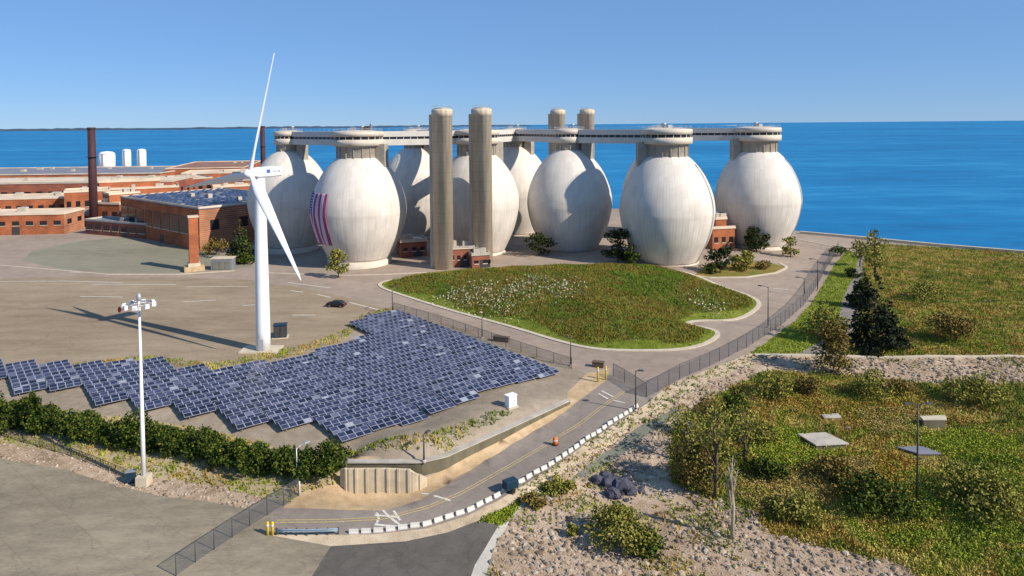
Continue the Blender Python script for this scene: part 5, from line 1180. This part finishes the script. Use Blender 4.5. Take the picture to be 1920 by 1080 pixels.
def stones(name, p, smin, smax, m, seed, label):
    g = np.random.default_rng(seed); n = len(p); s = smin + (smax - smin) * g.random(n) ** 6; z = hh(*p.T) + s * .15
    V = IV[None] * (1 + g.uniform(-.25, .25, (n, 12, 1))) * (s[:, None, None] * g.uniform(.6, 1.2, (n, 1, 3)) * np.array([1, 1, .7])) + np.c_[p, z][:, None]
    o = np_mesh(name, V.reshape(-1, 3), (IF[None] + 12 * np.arange(n)[:, None, None]).reshape(-1, 3), M[m]); tag(o, label, 'rocks', kind='stuff'); return o
stones('riprap_stones', np.r_[patchy(scatter(Z['rocky_bank'], 16000, 20, [Z['channel'], Z['roadside_bank'], Z['road'], Z['concrete_edge'], Z['bright_grass'], Z['path'], Z['grass_wedge']]), -.35), scatter(W([(1420, 668), (1760, 668), (1960, 670), (1960, 715), (1760, 718), (1600, 705), (1440, 693)]), 2600, 21)], .05, .42, 'rock', 22, 'pale broken stones covering the bank beside the lower road')
stones('meadow_stones', patchy(scatter(Z['meadow'], 1500, 75, ex), .7, .12), .08, .6, 'rock', 76, 'pale rubble showing through the right hand meadow')
stones('verge_stones', np.r_[scatter(Z['gravel_strip'], 900, 24), scatter(Z['roadside_bank'], 500, 25)], .08, .3, 'rock', 26, 'small pale stones strewn along the verges')
tag(tufts('verge_grass', np.r_[scatter(Z['verge'], 1500, 27), scatter(Z['roadside_bank'], 220, 28), scatter(W([(0, 704), (121, 696), (275, 678), (390, 696), (560, 666), (640, 640), (690, 598), (735, 584), (740, 576), (690, 585), (640, 622), (560, 650), (390, 682), (275, 666), (121, 686), (0, 694)]), 900, 45), scatter(W([(650, 850), (800, 815), (930, 770), (960, 775), (840, 845), (780, 862), (655, 864)]), 260, 46), patchy(scatter(Z['rocky_bank'], 4200, 29) + 9.0, .3) - 9.0], 'tuft', .4, .1, 4, 30, .2), 'dry tufts of grass on the verges and stony bank', 'grass')
mg = scatter(MOUND, 9000, 47); mg = mg[polydist(mg[:, 0], mg[:, 1], MOUND) < 4.5]; mg = mg[polydist(mg[:, 0], mg[:, 1], MOUND) > .7]
tag(tufts('lawn_grass', np.r_[mg, scatter(Z['bright_grass'], 3000, 31), scatter(Z['grass_wedge'], 500, 32)], 'lush', .22, .1, 3, 33, .2), 'short bright grass along the fence and round the foot of the mound', 'grass')
stones('slate_rubble', scatter(W([(1095, 895), (1130, 885), (1200, 900), (1215, 930), (1150, 945), (1100, 920)]), 260, 71), .08, .5, 'drock', 72, 'loose dark slate rubble around the boulder heap')
stones('lot_debris', scatter(W([(200, 900), (320, 905), (340, 925), (230, 920)]), 90, 73), .06, .3, 'rock', 74, 'small rubble at the foot of the floodlight mast')
# dark boulders by the channel
for i, (u, v, s) in enumerate([(1120, 905, 1.0), (1142, 910, 1.3), (1165, 918, 1.5), (1150, 930, 1.1), (1135, 893, .8), (1175, 905, .9), (1185, 925, .8), (1290, 800, .8), (1275, 795, .7)]):
    p = P(u, v); g = np.random.default_rng(200 + i); bm_v = IV * (1 + g.uniform(-.25, .25, (12, 1))) * np.array([1, 1, .75]) * s
    o = np_mesh('boulder', bm_v, IF, M['drock']); sb = o.modifiers.new('facets', 'SUBSURF'); sb.subdivision_type = 'SIMPLE'; sb.levels = 2; sb.render_levels = 2
    tx = bpy.data.textures.new('boulder_noise', 'CLOUDS'); tx.noise_scale = .6; dsp = o.modifiers.new('rough', 'DISPLACE'); dsp.texture = tx; dsp.strength = .35 * s
    o.location = (p[0], p[1], p[2] + .3 * s); o.rotation_euler.z = i
    tag(o, 'dark slate boulder in the heap beside the channel' if i < 7 else 'dark slate boulder at the upper stony bank', 'boulder', 'dark boulders in the heap' if i < 7 else 'dark boulders on the upper bank')
